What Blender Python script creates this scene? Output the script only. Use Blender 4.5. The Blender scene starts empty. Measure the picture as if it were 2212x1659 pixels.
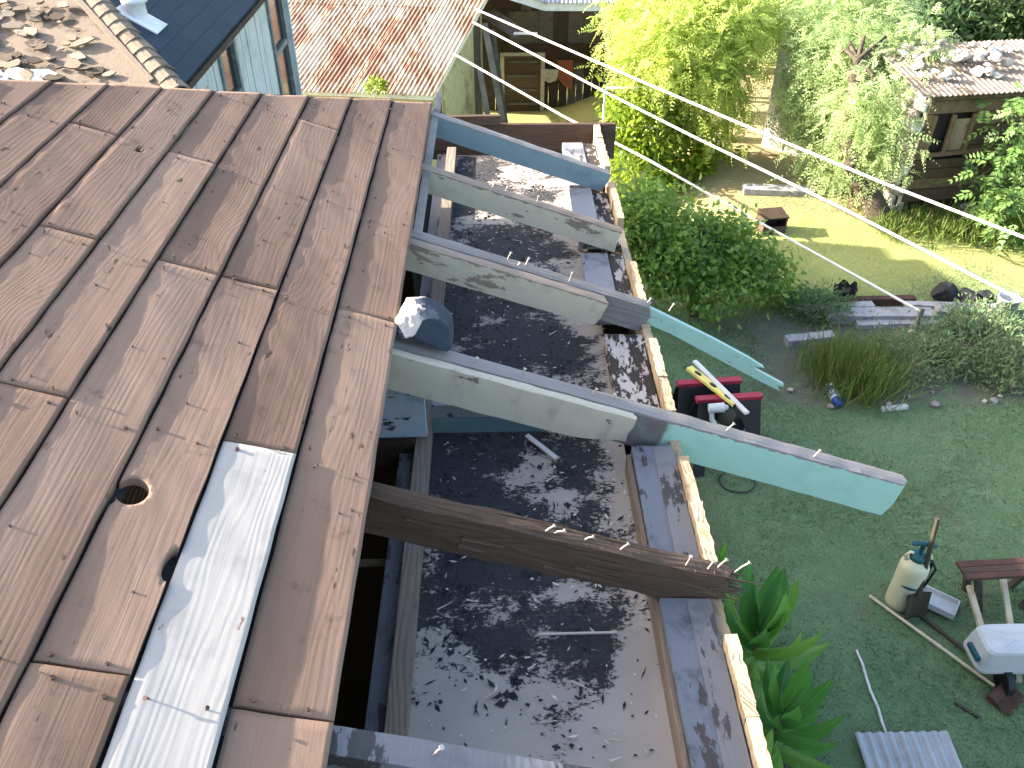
import bpy, bmesh, math, random
import numpy as np
from mathutils import Vector, Matrix

R = math.radians
SC = bpy.context.scene
COL = SC.collection
rnd = random.Random(7)
PI = math.pi

# ------------------------------------------------------------------ camera, sky, sun, exposure
CAM_X, CAM_Z = 0.297, 5.6
PITCH, YAW = 37.76, 1.066
FOCAL = 1827.0 / 2212.0
cam_d = bpy.data.cameras.new('camera')
cam_d.sensor_width = 36.0
cam_d.lens = 36.0 * FOCAL
cam_d.clip_start = 0.05
cam_d.clip_end = 800
cam = bpy.data.objects.new('camera', cam_d)
cam.location = (CAM_X, 0, CAM_Z)
cam.rotation_euler = (R(90 - PITCH), 0, R(-YAW))
COL.objects.link(cam)
SC.camera = cam

SUN_EL, SUN_AZ = 23.3, 10.0            # degrees: height, and turn ahead (+Y) of due left (-X)
SUN_DIR = Vector((-math.cos(R(SUN_EL)) * math.cos(R(SUN_AZ)), math.cos(R(SUN_EL)) * math.sin(R(SUN_AZ)), math.sin(R(SUN_EL))))
wd = bpy.data.worlds.new('World')
SC.world = wd
wd.use_nodes = True
nt = wd.node_tree
nt.nodes.clear()
sky = nt.nodes.new('ShaderNodeTexSky')
sky.sky_type = 'NISHITA'
sky.sun_disc = False
sky.sun_elevation = R(SUN_EL)
sky.sun_rotation = math.atan2(SUN_DIR.x, SUN_DIR.y)
sky.air_density = 1.0
sky.dust_density = 3.0
sky.ozone_density = 0.3
bg = nt.nodes.new('ShaderNodeBackground')
bg.inputs['Strength'].default_value = 0.135
wo = nt.nodes.new('ShaderNodeOutputWorld')
nt.links.new(sky.outputs[0], bg.inputs['Color'])
nt.links.new(bg.outputs[0], wo.inputs['Surface'])
sun_d = bpy.data.lights.new('sun', 'SUN')
sun_d.energy = 5.0
sun_d.angle = R(0.5)
sun_d.color = (1.0, 0.90, 0.78)
sun = bpy.data.objects.new('sun', sun_d)
sun.rotation_euler = (-SUN_DIR).to_track_quat('-Z', 'Y').to_euler()
sun.location = (-20, 8, 20)
COL.objects.link(sun)
SC.view_settings.view_transform = 'Standard'
SC.view_settings.look = 'None'
SC.view_settings.gamma = 1.0
SC.view_settings.exposure = 2.5
SC.view_settings.use_curve_mapping = False
SC.cycles.max_bounces = 6
SC.cycles.transparent_max_bounces = 8

# ------------------------------------------------------------------ where a sight line meets a plane (picture measured 2212 x 1659)
_h = Vector((math.sin(R(YAW)), math.cos(R(YAW)), 0))
_r = Vector((math.cos(R(YAW)), -math.sin(R(YAW)), 0))
_f = math.cos(R(PITCH)) * _h - math.sin(R(PITCH)) * Vector((0, 0, 1))
_d = -math.cos(R(PITCH)) * Vector((0, 0, 1)) - math.sin(R(PITCH)) * _h
EYE = Vector((CAM_X, 0, CAM_Z))
def sight(px, py):
    return _f + _r * ((px - 1106) / 1827.0) + _d * ((py - 829.5) / 1827.0)
def at_y(px, py, Y):
    w = sight(px, py)
    return EYE + w * (Y / w.y)
def at_z(px, py, z=0.0):
    w = sight(px, py)
    return EYE + w * ((z - CAM_Z) / w.z)

# ------------------------------------------------------------------ objects
def link(o, parent=None):
    COL.objects.link(o)
    if parent is not None:
        o.parent = parent
    return o
def tag(o, label, cat, group=None):
    o['label'] = label
    o['category'] = cat
    if group:
        o['group'] = group
    return o
def thing(name, label, cat, loc=(0, 0, 0), rz=0.0, group=None):
    o = bpy.data.objects.new(name, None)
    o.empty_display_size = 0.1
    o.location = loc
    o.rotation_euler = (0, 0, rz)
    return tag(link(o), label, cat, group)

class MB:
    """collects shapes into one mesh"""
    def __init__(s):
        s.v = []; s.f = []; s.m = []; s.sm = []
    def add(s, vs, fs, mi=0, smooth=False):
        b = len(s.v)
        s.v += [tuple(v) for v in vs]
        for f in fs:
            s.f.append([b + i for i in f]); s.m.append(mi); s.sm.append(smooth)
        return s
    def box(s, c, d, rot=None, mi=0, taper=(1, 1), jit=0.0):
        x, y, z = d[0] / 2, d[1] / 2, d[2] / 2
        vs = []
        for k, (sx, sy, sz) in enumerate(((-1,-1,-1),(1,-1,-1),(1,1,-1),(-1,1,-1),(-1,-1,1),(1,-1,1),(1,1,1),(-1,1,1))):
            tx, ty = taper if sz > 0 else (1, 1)
            p = Vector((sx * x * tx, sy * y * ty, sz * z))
            if jit:
                p += Vector((rnd.uniform(-jit, jit), rnd.uniform(-jit, jit), rnd.uniform(-jit, jit)))
            if rot is not None:
                p = rot @ p
            vs.append(p + Vector(c))
        return s.add(vs, ((0,3,2,1),(4,5,6,7),(0,1,5,4),(1,2,6,5),(2,3,7,6),(3,0,4,7)), mi)
    def bar(s, a, b, w, h, up=(0, 0, 1), mi=0, tb=1.0):
        """a square bar from a to b, w wide, h high"""
        a, b = Vector(a), Vector(b)
        t = (b - a).normalized()
        u = Vector(up)
        sd = t.cross(u)
        if sd.length < 1e-5:
            sd = t.cross(Vector((1, 0, 0)))
        sd.normalize(); u = sd.cross(t).normalized()
        vs = []
        for p, k in ((a, 1.0), (b, tb)):
            for i, j in ((-1,-1),(1,-1),(1,1),(-1,1)):
                vs.append(p + sd * (i * w / 2 * k) + u * (j * h / 2 * k))
        return s.add(vs, ((0,1,2,3),(7,6,5,4),(0,4,5,1),(1,5,6,2),(2,6,7,3),(3,7,4,0)), mi)
    def tube(s, pts, rad, n=8, mi=0, cap=True, smooth=True):
        pts = [Vector(p) for p in pts]
        if not hasattr(rad, '__len__'):
            rad = [rad] * len(pts)
        vs = []; ref = Vector((0.3, 0.2, 1)).normalized()
        for i, p in enumerate(pts):
            t = (pts[min(i + 1, len(pts) - 1)] - pts[max(i - 1, 0)]).normalized()
            a = t.cross(ref)
            if a.length < 1e-3:
                a = t.cross(Vector((1, 0, 0)))
            a.normalize(); b = t.cross(a)
            for k in range(n):
                q = 2 * PI * k / n
                vs.append(p + (a * math.cos(q) + b * math.sin(q)) * rad[i])
        fs = []
        for i in range(len(pts) - 1):
            for k in range(n):
                k2 = (k + 1) % n
                fs.append((i*n+k, i*n+k2, (i+1)*n+k2, (i+1)*n+k))
        s.add(vs, fs, mi, smooth)
        if cap:
            m = len(pts) - 1
            s.add(vs[:n], [tuple(range(n))], mi); s.add(vs[m*n:], [tuple(reversed(range(n)))], mi)
        return s
    def lathe(s, prof, n=24, mi=0, c=(0, 0, 0), smooth=True):
        vs = []
        for r, z in prof:
            for k in range(n):
                q = 2 * PI * k / n
                vs.append((c[0] + r * math.cos(q), c[1] + r * math.sin(q), c[2] + z))
        fs = []
        for i in range(len(prof) - 1):
            for k in range(n):
                k2 = (k + 1) % n
                fs.append((i*n+k, i*n+k2, (i+1)*n+k2, (i+1)*n+k))
        return s.add(vs, fs, mi, smooth)
    def prism(s, poly, thick, frame, mi=0):
        """poly in (u,v) pushed thick along w; frame = (origin,u,v,w)"""
        o, u, v, w = [Vector(q) for q in frame]
        n = len(poly)
        vs = [o + u * a + v * b for a, b in poly] + [o + u * a + v * b + w * thick for a, b in poly]
        fs = [tuple(range(n))[::-1], tuple(range(n, 2 * n))]
        fs += [(i, (i + 1) % n, n + (i + 1) % n, n + i) for i in range(n)]
        return s.add(vs, fs, mi)
    def build(s, name, mats, parent=None, loc=None, rot=None):
        me = bpy.data.meshes.new(name)
        me.from_pydata(s.v, [], s.f)
        for m in (mats if isinstance(mats, (list, tuple)) else [mats]):
            me.materials.append(m)
        me.polygons.foreach_set('material_index', s.m)
        me.polygons.foreach_set('use_smooth', s.sm)
        me.update()
        o = bpy.data.objects.new(name, me)
        if loc is not None:
            o.location = loc
        if rot is not None:
            o.rotation_euler = rot
        return link(o, parent)

def mesh_np(name, v, f, mat, parent=None, smooth=False, loc=None):
    """numpy verts (n,3) and faces (m,3|4) -> object"""
    me = bpy.data.meshes.new(name)
    k = f.shape[1]
    me.vertices.add(len(v)); me.vertices.foreach_set('co', np.asarray(v, np.float32).ravel())
    me.loops.add(f.size); me.loops.foreach_set('vertex_index', f.astype(np.int32).ravel())
    me.polygons.add(len(f))
    me.polygons.foreach_set('loop_start', np.arange(0, f.size, k, dtype=np.int32))
    if smooth:
        me.polygons.foreach_set('use_smooth', np.ones(len(f), bool))
    me.update(calc_edges=True)
    me.materials.append(mat)
    o = bpy.data.objects.new(name, me)
    if loc is not None:
        o.location = loc
    return link(o, parent)

# ------------------------------------------------------------------ materials
class NT:
    def __init__(s, name):
        s.mat = bpy.data.materials.new(name)
        s.mat.use_nodes = True
        s.t = s.mat.node_tree
        s.t.nodes.clear()
        s.out = s.t.nodes.new('ShaderNodeOutputMaterial')
        s.bs = s.t.nodes.new('ShaderNodeBsdfPrincipled')
        s.t.links.new(s.bs.outputs[0], s.out.inputs['Surface'])
        s._tc = None
    def n(s, kind, **kw):
        nd = s.t.nodes.new(kind)
        for k, v in kw.items():
            setattr(nd, k, v)
        return nd
    def set(s, sock, v):
        if v is None:
            return
        if isinstance(v, bpy.types.NodeSocket):
            s.t.links.new(v, sock)
        elif isinstance(v, (tuple, list)) and len(v) == 3 and sock.type == 'RGBA':
            sock.default_value = (*v, 1)
        else:
            sock.default_value = v
    def obj(s):
        if s._tc is None:
            s._tc = s.n('ShaderNodeTexCoord')
        return s._tc.outputs['Object']
    def pos(s):
        return s.n('ShaderNodeNewGeometry').outputs['Position']
    def rand(s):
        return s.n('ShaderNodeObjectInfo').outputs['Random']
    def island(s):
        return s.n('ShaderNodeNewGeometry').outputs['Random Per Island']
    def xyz(s, v):
        nd = s.n('ShaderNodeSeparateXYZ'); s.set(nd.inputs[0], v); return nd.outputs
    def comb(s, x, y, z):
        nd = s.n('ShaderNodeCombineXYZ')
        for i, q in enumerate((x, y, z)):
            s.set(nd.inputs[i], q)
        return nd.outputs[0]
    def map(s, v, scale=(1, 1, 1), loc=(0, 0, 0), rot=(0, 0, 0)):
        nd = s.n('ShaderNodeMapping')
        s.set(nd.inputs['Vector'], v); s.set(nd.inputs['Location'], loc)
        nd.inputs['Scale'].default_value = scale; nd.inputs['Rotation'].default_value = rot
        return nd.outputs[0]
    def noise(s, v, scale=5.0, detail=3.0, rough=0.55, dist=0.0):
        nd = s.n('ShaderNodeTexNoise')
        s.set(nd.inputs['Vector'], v)
        nd.inputs['Scale'].default_value = scale; nd.inputs['Detail'].default_value = detail
        nd.inputs['Roughness'].default_value = rough; nd.inputs['Distortion'].default_value = dist
        return nd.outputs['Fac']
    def voro(s, v, scale=5.0, feature='F1', out='Distance', rnd_=1.0):
        nd = s.n('ShaderNodeTexVoronoi', feature=feature)
        s.set(nd.inputs['Vector'], v); nd.inputs['Scale'].default_value = scale; nd.inputs['Randomness'].default_value = rnd_
        return nd.outputs[out]
    def m(s, op, a, b=None, c=None, clamp=False):
        nd = s.n('ShaderNodeMath', operation=op); nd.use_clamp = clamp
        for i, q in enumerate((a, b, c)):
            s.set(nd.inputs[i], q)
        return nd.outputs[0]
    def mix(s, f, a, b, blend='MIX'):
        nd = s.n('ShaderNodeMix', data_type='RGBA', blend_type=blend)
        s.set(nd.inputs[0], f); s.set(nd.inputs[6], a); s.set(nd.inputs[7], b)
        return nd.outputs[2]
    def ramp(s, f, stops, interp='LINEAR'):
        nd = s.n('ShaderNodeValToRGB')
        cr = nd.color_ramp; cr.interpolation = interp
        while len(cr.elements) < len(stops):
            cr.elements.new(0.5)
        for e, (p, c) in zip(cr.elements, stops):
            e.position = p
            e.color = (*c, 1) if isinstance(c, (tuple, list)) else (c, c, c, 1)
        s.set(nd.inputs[0], f)
        return nd.outputs[0]
    def step(s, v, lo, hi):
        nd = s.n('ShaderNodeMapRange', interpolation_type='SMOOTHSTEP')
        s.set(nd.inputs[0], v); nd.inputs[1].default_value = lo; nd.inputs[2].default_value = hi
        return nd.outputs[0]
    def bump(s, h, strength=0.5, dist=0.01, normal=None):
        nd = s.n('ShaderNodeBump')
        nd.inputs['Strength'].default_value = strength; nd.inputs['Distance'].default_value = dist
        s.set(nd.inputs['Height'], h)
        if normal is not None:
            s.set(nd.inputs['Normal'], normal)
        return nd.outputs[0]
    def done(s, col=None, rough=0.8, normal=None, spec=0.3, metal=0.0):
        s.set(s.bs.inputs['Base Color'], col); s.set(s.bs.inputs['Roughness'], rough)
        s.set(s.bs.inputs['Normal'], normal); s.set(s.bs.inputs['Specular IOR Level'], spec); s.set(s.bs.inputs['Metallic'], metal)
        return s.mat

def grain(t, axis, seed=True, cathedral=7.0):
    """wood figure: (ring lines, fibres, broad tone, jittered coordinates); axis = the way the board runs"""
    o = t.obj()
    if seed:
        r = t.rand()
        off = t.comb(t.m('MULTIPLY', r, 37.0), t.m('MULTIPLY', r, 91.0), t.m('MULTIPLY', r, 53.0))
        nd = t.n('ShaderNodeVectorMath', operation='ADD'); t.set(nd.inputs[0], o); t.set(nd.inputs[1], off); o = nd.outputs[0]
    st = {'x': (0.16, 1, 1), 'y': (1, 0.16, 1), 'z': (1, 1, 0.16)}[axis]
    fi = {'x': (0.012, 1, 1), 'y': (1, 0.012, 1), 'z': (1, 1, 0.012)}[axis]
    n1 = t.noise(t.map(o, st), 5.0, 3.0, 0.5, 0.25)
    n2 = t.noise(t.map(o, (st[0], st[1], st[2])), 22.0, 2.0, 0.6, 0.4)
    ac = t.xyz(o)[1 if axis == 'x' else 0]
    ph = t.m('ADD', t.m('MULTIPLY', n1, cathedral * 6.0), t.m('ADD', t.m('MULTIPLY', n2, 1.7), t.m('MULTIPLY', ac, 300.0 if cathedral < 3 else 170.0)))
    t.kn = t.voro(t.map(o, {'x': (0.4, 1, 0.01), 'y': (1, 0.4, 0.01), 'z': (1, 0.01, 0.4)}[axis]), 2.6)
    ph = t.m('ADD', ph, t.m('MULTIPLY', t.m('SUBTRACT', 1.0, t.step(t.kn, 0.0, 0.26)), 16.0))
    ring = t.m('SINE', t.m('MULTIPLY', ph, 2.2))
    ring = t.m('MULTIPLY_ADD', ring, 0.5, 0.5)
    fib = t.noise(t.map(o, fi), 170.0, 3.0, 0.6)
    tone = t.noise(t.map(o, st), 3.0, 4.0, 0.6)
    return ring, fib, tone, o

M = {}
def wood(name, dark, mid, pale, axis, bump=0.5, bdist=0.004, cathedral=7.0, ringamt=0.25, stain=0.35, rough=0.85, rings_bump=0.6, fleck=0.0):
    t = NT(name)
    ring, fib, tone, o = grain(t, axis, cathedral=cathedral)
    c = t.ramp(tone, ((0.25, dark), (0.5, mid), (0.78, pale)))
    c = t.mix(t.m('MULTIPLY', ring, ringamt), c, t.mix(0.6, c, dark))
    c = t.mix(t.m('MULTIPLY', t.step(fib, 0.62, 0.8), 0.45), c, dark)
    sp = t.noise(o, 9.0, 6.0, 0.7)
    c = t.mix(t.m('MULTIPLY', t.step(sp, 0.57, 0.75), stain), c, tuple(0.45 * q for q in dark))
    c = t.mix(t.m('MULTIPLY', t.m('SUBTRACT', 1.0, t.step(t.kn, 0.018, 0.045)), 0.75), c, tuple(0.55 * q for q in dark))
    r = t.rand()
    c = t.mix(t.m('MULTIPLY', r, 0.30), c, tuple(q * 0.62 for q in mid))
    if fleck:
        fl = t.noise(t.map(o, (1, .3, 1) if axis == 'y' else (.3, 1, 1)), 38.0, 3.0, 0.6)
        c = t.mix(t.m('MULTIPLY', t.step(fl, 0.66, 0.72), fleck), c, tuple(0.3 * q for q in dark))
    h = t.m('ADD', t.m('MULTIPLY', ring, rings_bump), t.m('MULTIPLY', fib, 0.8))
    h = t.m('ADD', h, t.m('MULTIPLY', sp, 1.2))
    M[name] = t.done(c, rough, t.bump(h, bump, bdist), 0.2)
    return M[name]

def paint_wood(name, paint, under, axis, cover=0.5, axis_mask=None, bump=0.4, edge=0.03, dirt=(0.05, 0.05, 0.05), dirtamt=0.4, second=None, topz=None, rough=0.6, streak=(1, 1, 1), nscale=14.0):
    """old paint over grey wood; cover = share kept; second = (colour, coordinate from which it takes over); topz = bare above this local height"""
    t = NT(name)
    ring, fib, tone, o = grain(t, axis, cathedral=5.0)
    lo = t.obj()
    x, y, z = t.xyz(lo)
    w = t.ramp(tone, ((0.25, tuple(q * 0.6 for q in under)), (0.6, under), (0.8, tuple(min(1, q * 1.3) for q in under))))
    w = t.mix(t.m('MULTIPLY', t.step(fib, 0.55, 0.75), 0.5), w, tuple(q * 0.4 for q in under))
    pc = paint
    if second:
        k = t.step(t.m('ADD', x, t.m('MULTIPLY', t.m('SUBTRACT', t.noise(lo, 30.0, 3.0), 0.5), 0.05)), second[1] - 0.012, second[1] + 0.012)
        pc = t.mix(k, paint, second[0])
    pc = t.mix(t.m('MULTIPLY', t.noise(lo, 4.0, 3.0), 0.25), pc, t.mix(0.5, pc, under))
    dn = t.noise(t.map(lo, streak), 7.0, 6.0, 0.68)
    pc = t.mix(t.m('MULTIPLY', t.step(dn, 0.5, 0.72), dirtamt), pc, dirt)
    pn = t.noise(t.map(o, {'x': (0.35, 1, 1), 'y': (1, 0.35, 1), 'z': (1, 1, 0.35)}[axis]), nscale, 8.0, 0.68)
    keep = t.m('SUBTRACT', 1.0, t.step(pn, cover + 0.0, cover + 0.012))
    if topz is not None:
        ed = t.m('ADD', z, t.m('MULTIPLY', t.m('SUBTRACT', t.noise(lo, 22.0, 5.0, 0.65), 0.5), 0.034))
        keep = t.m('MULTIPLY', keep, t.m('SUBTRACT', 1.0, t.step(ed, topz - 0.0015, topz + 0.0015)))
    c = t.mix(keep, w, pc)
    h = t.m('ADD', t.m('MULTIPLY', keep, 0.6), t.m('ADD', t.m('MULTIPLY', ring, 0.25), t.m('MULTIPLY', fib, 0.35)))
    M[name] = t.done(c, rough, t.bump(h, bump, 0.003), 0.25)
    return M[name]

def plain(name, col, rough=0.6, var=0.25, scale=8.0, bump=0.15, bdist=0.003, spec=0.3, metal=0.0, dirt=None, dirtamt=0.4, dscale=5.0):
    t = NT(name)
    o = t.obj()
    n1 = t.noise(o, scale, 5.0, 0.6)
    c = t.mix(t.m('MULTIPLY', n1, 1.0), tuple(max(0, q * (1 - var)) for q in col), tuple(min(1, q * (1 + var)) for q in col))
    if dirt:
        c = t.mix(t.m('MULTIPLY', t.step(t.noise(o, dscale, 7.0, 0.68), 0.48, 0.68), dirtamt), c, dirt)
    M[name] = t.done(c, rough, t.bump(t.noise(o, scale * 6, 4.0, 0.6), bump, bdist), spec, metal)
    return M[name]

def leafmat(name, dark, pale, trans=0.35, rough=0.5, tint=None):
    t = NT(name)
    k = t.m('MULTIPLY_ADD', t.noise(t.obj(), 1.6, 3.0), 0.8, t.m('MULTIPLY', t.island(), 0.45))
    c = t.ramp(k, ((0.3, dark), (0.85, pale)))
    if tint:
        c = t.mix(t.step(t.island(), 0.9, 0.93), c, tint)
    t.set(t.bs.inputs['Base Color'], c); t.bs.inputs['Roughness'].default_value = rough
    t.bs.inputs['Specular IOR Level'].default_value = 0.35
    tr = t.n('ShaderNodeBsdfTranslucent')
    t.set(tr.inputs[0], t.mix(0.35, c, tuple(min(1, q * 1.6) for q in pale)))
    mx = t.n('ShaderNodeMixShader'); mx.inputs[0].default_value = trans
    t.t.links.new(t.bs.outputs[0], mx.inputs[1]); t.t.links.new(tr.outputs[0], mx.inputs[2])
    t.t.links.new(mx.outputs[0], t.out.inputs['Surface'])
    M[name] = t.mat
    return t.mat

# wood of the roof
wood('deck_wood', (0.080, 0.049, 0.034), (0.185, 0.118, 0.084), (0.275, 0.188, 0.140), 'y', bump=0.40, bdist=0.0016, rings_bump=0.22, ringamt=0.10, stain=0.70, fleck=0.8)
wood('brown_wood', (0.040, 0.025, 0.017), (0.085, 0.056, 0.040), (0.15, 0.105, 0.078), 'x', bump=0.7, bdist=0.005, stain=0.4)
wood('grey_wood', (0.10, 0.092, 0.092), (0.20, 0.185, 0.18), (0.31, 0.285, 0.27), 'x', bump=0.7, bdist=0.004, stain=0.35)
wood('plate_wood', (0.10, 0.078, 0.062), (0.19, 0.15, 0.12), (0.27, 0.22, 0.18), 'y', bump=0.5, bdist=0.003, stain=0.45)
wood('pale_wood', (0.20, 0.14, 0.085), (0.38, 0.29, 0.19), (0.50, 0.40, 0.28), 'z', bump=0.6, bdist=0.003, stain=0.25)
wood('splinter_wood', (0.30, 0.25, 0.21), (0.50, 0.43, 0.37), (0.62, 0.55, 0.48), 'x', bump=0.5, bdist=0.002, stain=0.15)
wood('dark_wood', (0.020, 0.013, 0.009), (0.045, 0.030, 0.020), (0.075, 0.052, 0.036), 'y', bump=0.5, bdist=0.004)
wood('attic_wood', (0.035, 0.022, 0.011), (0.07, 0.045, 0.022), (0.10, 0.066, 0.036), 'z', bump=0.4, bdist=0.003)
paint_wood('blue_paint', (0.15, 0.225, 0.26), (0.27, 0.24, 0.22), 'x', cover=0.64, topz=-0.006, dirtamt=0.25, dirt=(0.05, 0.06, 0.07))
paint_wood('cream_paint', (0.42, 0.38, 0.295), (0.22, 0.17, 0.135), 'x', cover=0.585, topz=-0.008, dirtamt=0.45, dirt=(0.21, 0.185, 0.15))
paint_wood('cream_dirty', (0.40, 0.36, 0.285), (0.17, 0.14, 0.115), 'x', cover=0.62, dirtamt=0.6, dirt=(0.16, 0.15, 0.15), streak=(1, 1, 0.4))
paint_wood('tail_paint', (0.13, 0.11, 0.10), (0.22, 0.20, 0.195), 'x', cover=0.74, topz=-0.010, second=((0.30, 0.49, 0.43), 0.90), dirtamt=0.30, dirt=(0.18, 0.30, 0.27))
paint_wood('teal_sliver', (0.29, 0.46, 0.41), (0.27, 0.24, 0.22), 'x', cover=0.64, dirtamt=0.15)
paint_wood('white_board', (0.33, 0.31, 0.285), (0.17, 0.11, 0.08), 'y', cover=0.625, dirtamt=0.55, dirt=(0.21, 0.195, 0.18), bump=0.22, nscale=11.0)
paint_wood('grey_plate', (0.19, 0.20, 0.225), (0.08, 0.065, 0.058), 'y', cover=0.60, dirtamt=0.75, dirt=(0.045, 0.05, 0.065))
paint_wood('dark_plate', (0.115, 0.130, 0.155), (0.05, 0.042, 0.04), 'y', cover=0.58, dirtamt=0.85, dirt=(0.02, 0.024, 0.032))
paint_wood('peeling_black', (0.40, 0.36, 0.33), (0.030, 0.022, 0.018), 'y', cover=0.46, dirtamt=0.3, nscale=26.0, bump=0.9)
paint_wood('sooty_strip', (0.14, 0.14, 0.15), (0.05, 0.045, 0.045), 'y', cover=0.55, dirtamt=0.5, dirt=(0.03, 0.035, 0.045))
paint_wood('pale_blue_panel', (0.33, 0.40, 0.46), (0.05, 0.055, 0.06), 'x', cover=0.55, dirtamt=0.4, dirt=(0.05, 0.07, 0.08))
paint_wood('teal_strip', (0.10, 0.17, 0.19), (0.10, 0.10, 0.10), 'x', cover=0.72, dirtamt=0.25)
paint_wood('green_wall', (0.36, 0.52, 0.47), (0.28, 0.24, 0.20), 'z', cover=0.66, dirtamt=0.25)

# ceiling: dull white boards under a black crust
t = NT('sooty_ceiling')
o = t.obj()
x, y, z = t.xyz(o)
n_big = t.noise(o, 3.3, 2.0, 0.5)
n_mid = t.noise(t.map(o, (0.9, 1.1, 1)), 15.0, 9.0, 0.75)
n_fin = t.noise(t.map(o, (0.75, 1.3, 1)), 85.0, 6.0, 0.8)
k = t.m('ADD', t.m('MULTIPLY', n_big, 0.90), t.m('ADD', t.m('MULTIPLY', n_mid, 0.66), t.m('MULTIPLY', n_fin, 0.50)))
k = t.m('ADD', k, t.m('MULTIPLY', t.m('SUBTRACT', t.step(y, 0.92, 1.52), 0.80), 0.27))        # thicker crust further from the near end
k = t.m('SUBTRACT', k, t.m('MULTIPLY', t.step(x, 0.54, 0.68), 0.20))                         # clean edge along the outer wall
k = t.m('ADD', k, t.m('MULTIPLY', t.step(y, 1.45, 1.8), 0.01))
k = t.m('SUBTRACT', k, t.m('MULTIPLY', t.step(y, 3.0, 3.9), 0.06))
dust = t.step(k, 0.955, 1.01)
crust = t.step(k, 1.0, 1.025)
base = t.mix(t.noise(o, 6.0, 4.0), (0.37, 0.32, 0.28), (0.25, 0.215, 0.185))
base = t.mix(t.m('MULTIPLY', dust, 0.65), base, (0.10, 0.095, 0.10))
blk = t.mix(t.noise(o, 55.0, 4.0, 0.7), (0.006, 0.007, 0.010), (0.055, 0.054, 0.060))
h = t.m('ADD', t.m('MULTIPLY', crust, 0.7), t.m('MULTIPLY', t.m('MULTIPLY', crust, t.noise(o, 75.0, 5.0, 0.7)), 1.8))
M['sooty_ceiling'] = t.done(t.mix(crust, base, blk), 0.8, t.bump(h, 0.9, 0.008), 0.35)

plain('steel_nail', (0.42, 0.36, 0.30), 0.45, spec=0.5, metal=0.5)
plain('rust_nail', (0.07, 0.04, 0.03), 0.7)
plain('black_flake', (0.014, 0.015, 0.018), 0.75, bump=0.6)
# ------------------------------------------------------------------ the house whose roof is open: deck, rafters, wall tops
EDGE_Z = CAM_Z - 1.375          # top of the deck at its cut edge, X = 0
PHI = R(19.6)
CP, SP = math.cos(PHI), math.sin(PHI)
def slope(v, y, n=0.0):
    """v = metres down the slope from the deck edge, n = height above the top of the deck"""
    return Vector((v * CP + n * SP, y, EDGE_Z - v * SP + n * CP))
house = thing('house', 'house with bare weathered roof boards and an open eave showing its rafters', 'house')

def wob(seed, k=5, fx=(8, 40), fy=(2, 14)):
    q = random.Random(seed)
    ws = [(q.uniform(*fx), q.uniform(*fy), q.uniform(0, 6.28), q.uniform(0.4, 1)) for _ in range(k)]
    tot = sum(w[3] for w in ws)
    return lambda x, y: sum(a * math.sin(fx_ * x + fy_ * y + p) for fx_, fy_, p, a in ws) / tot

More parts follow.
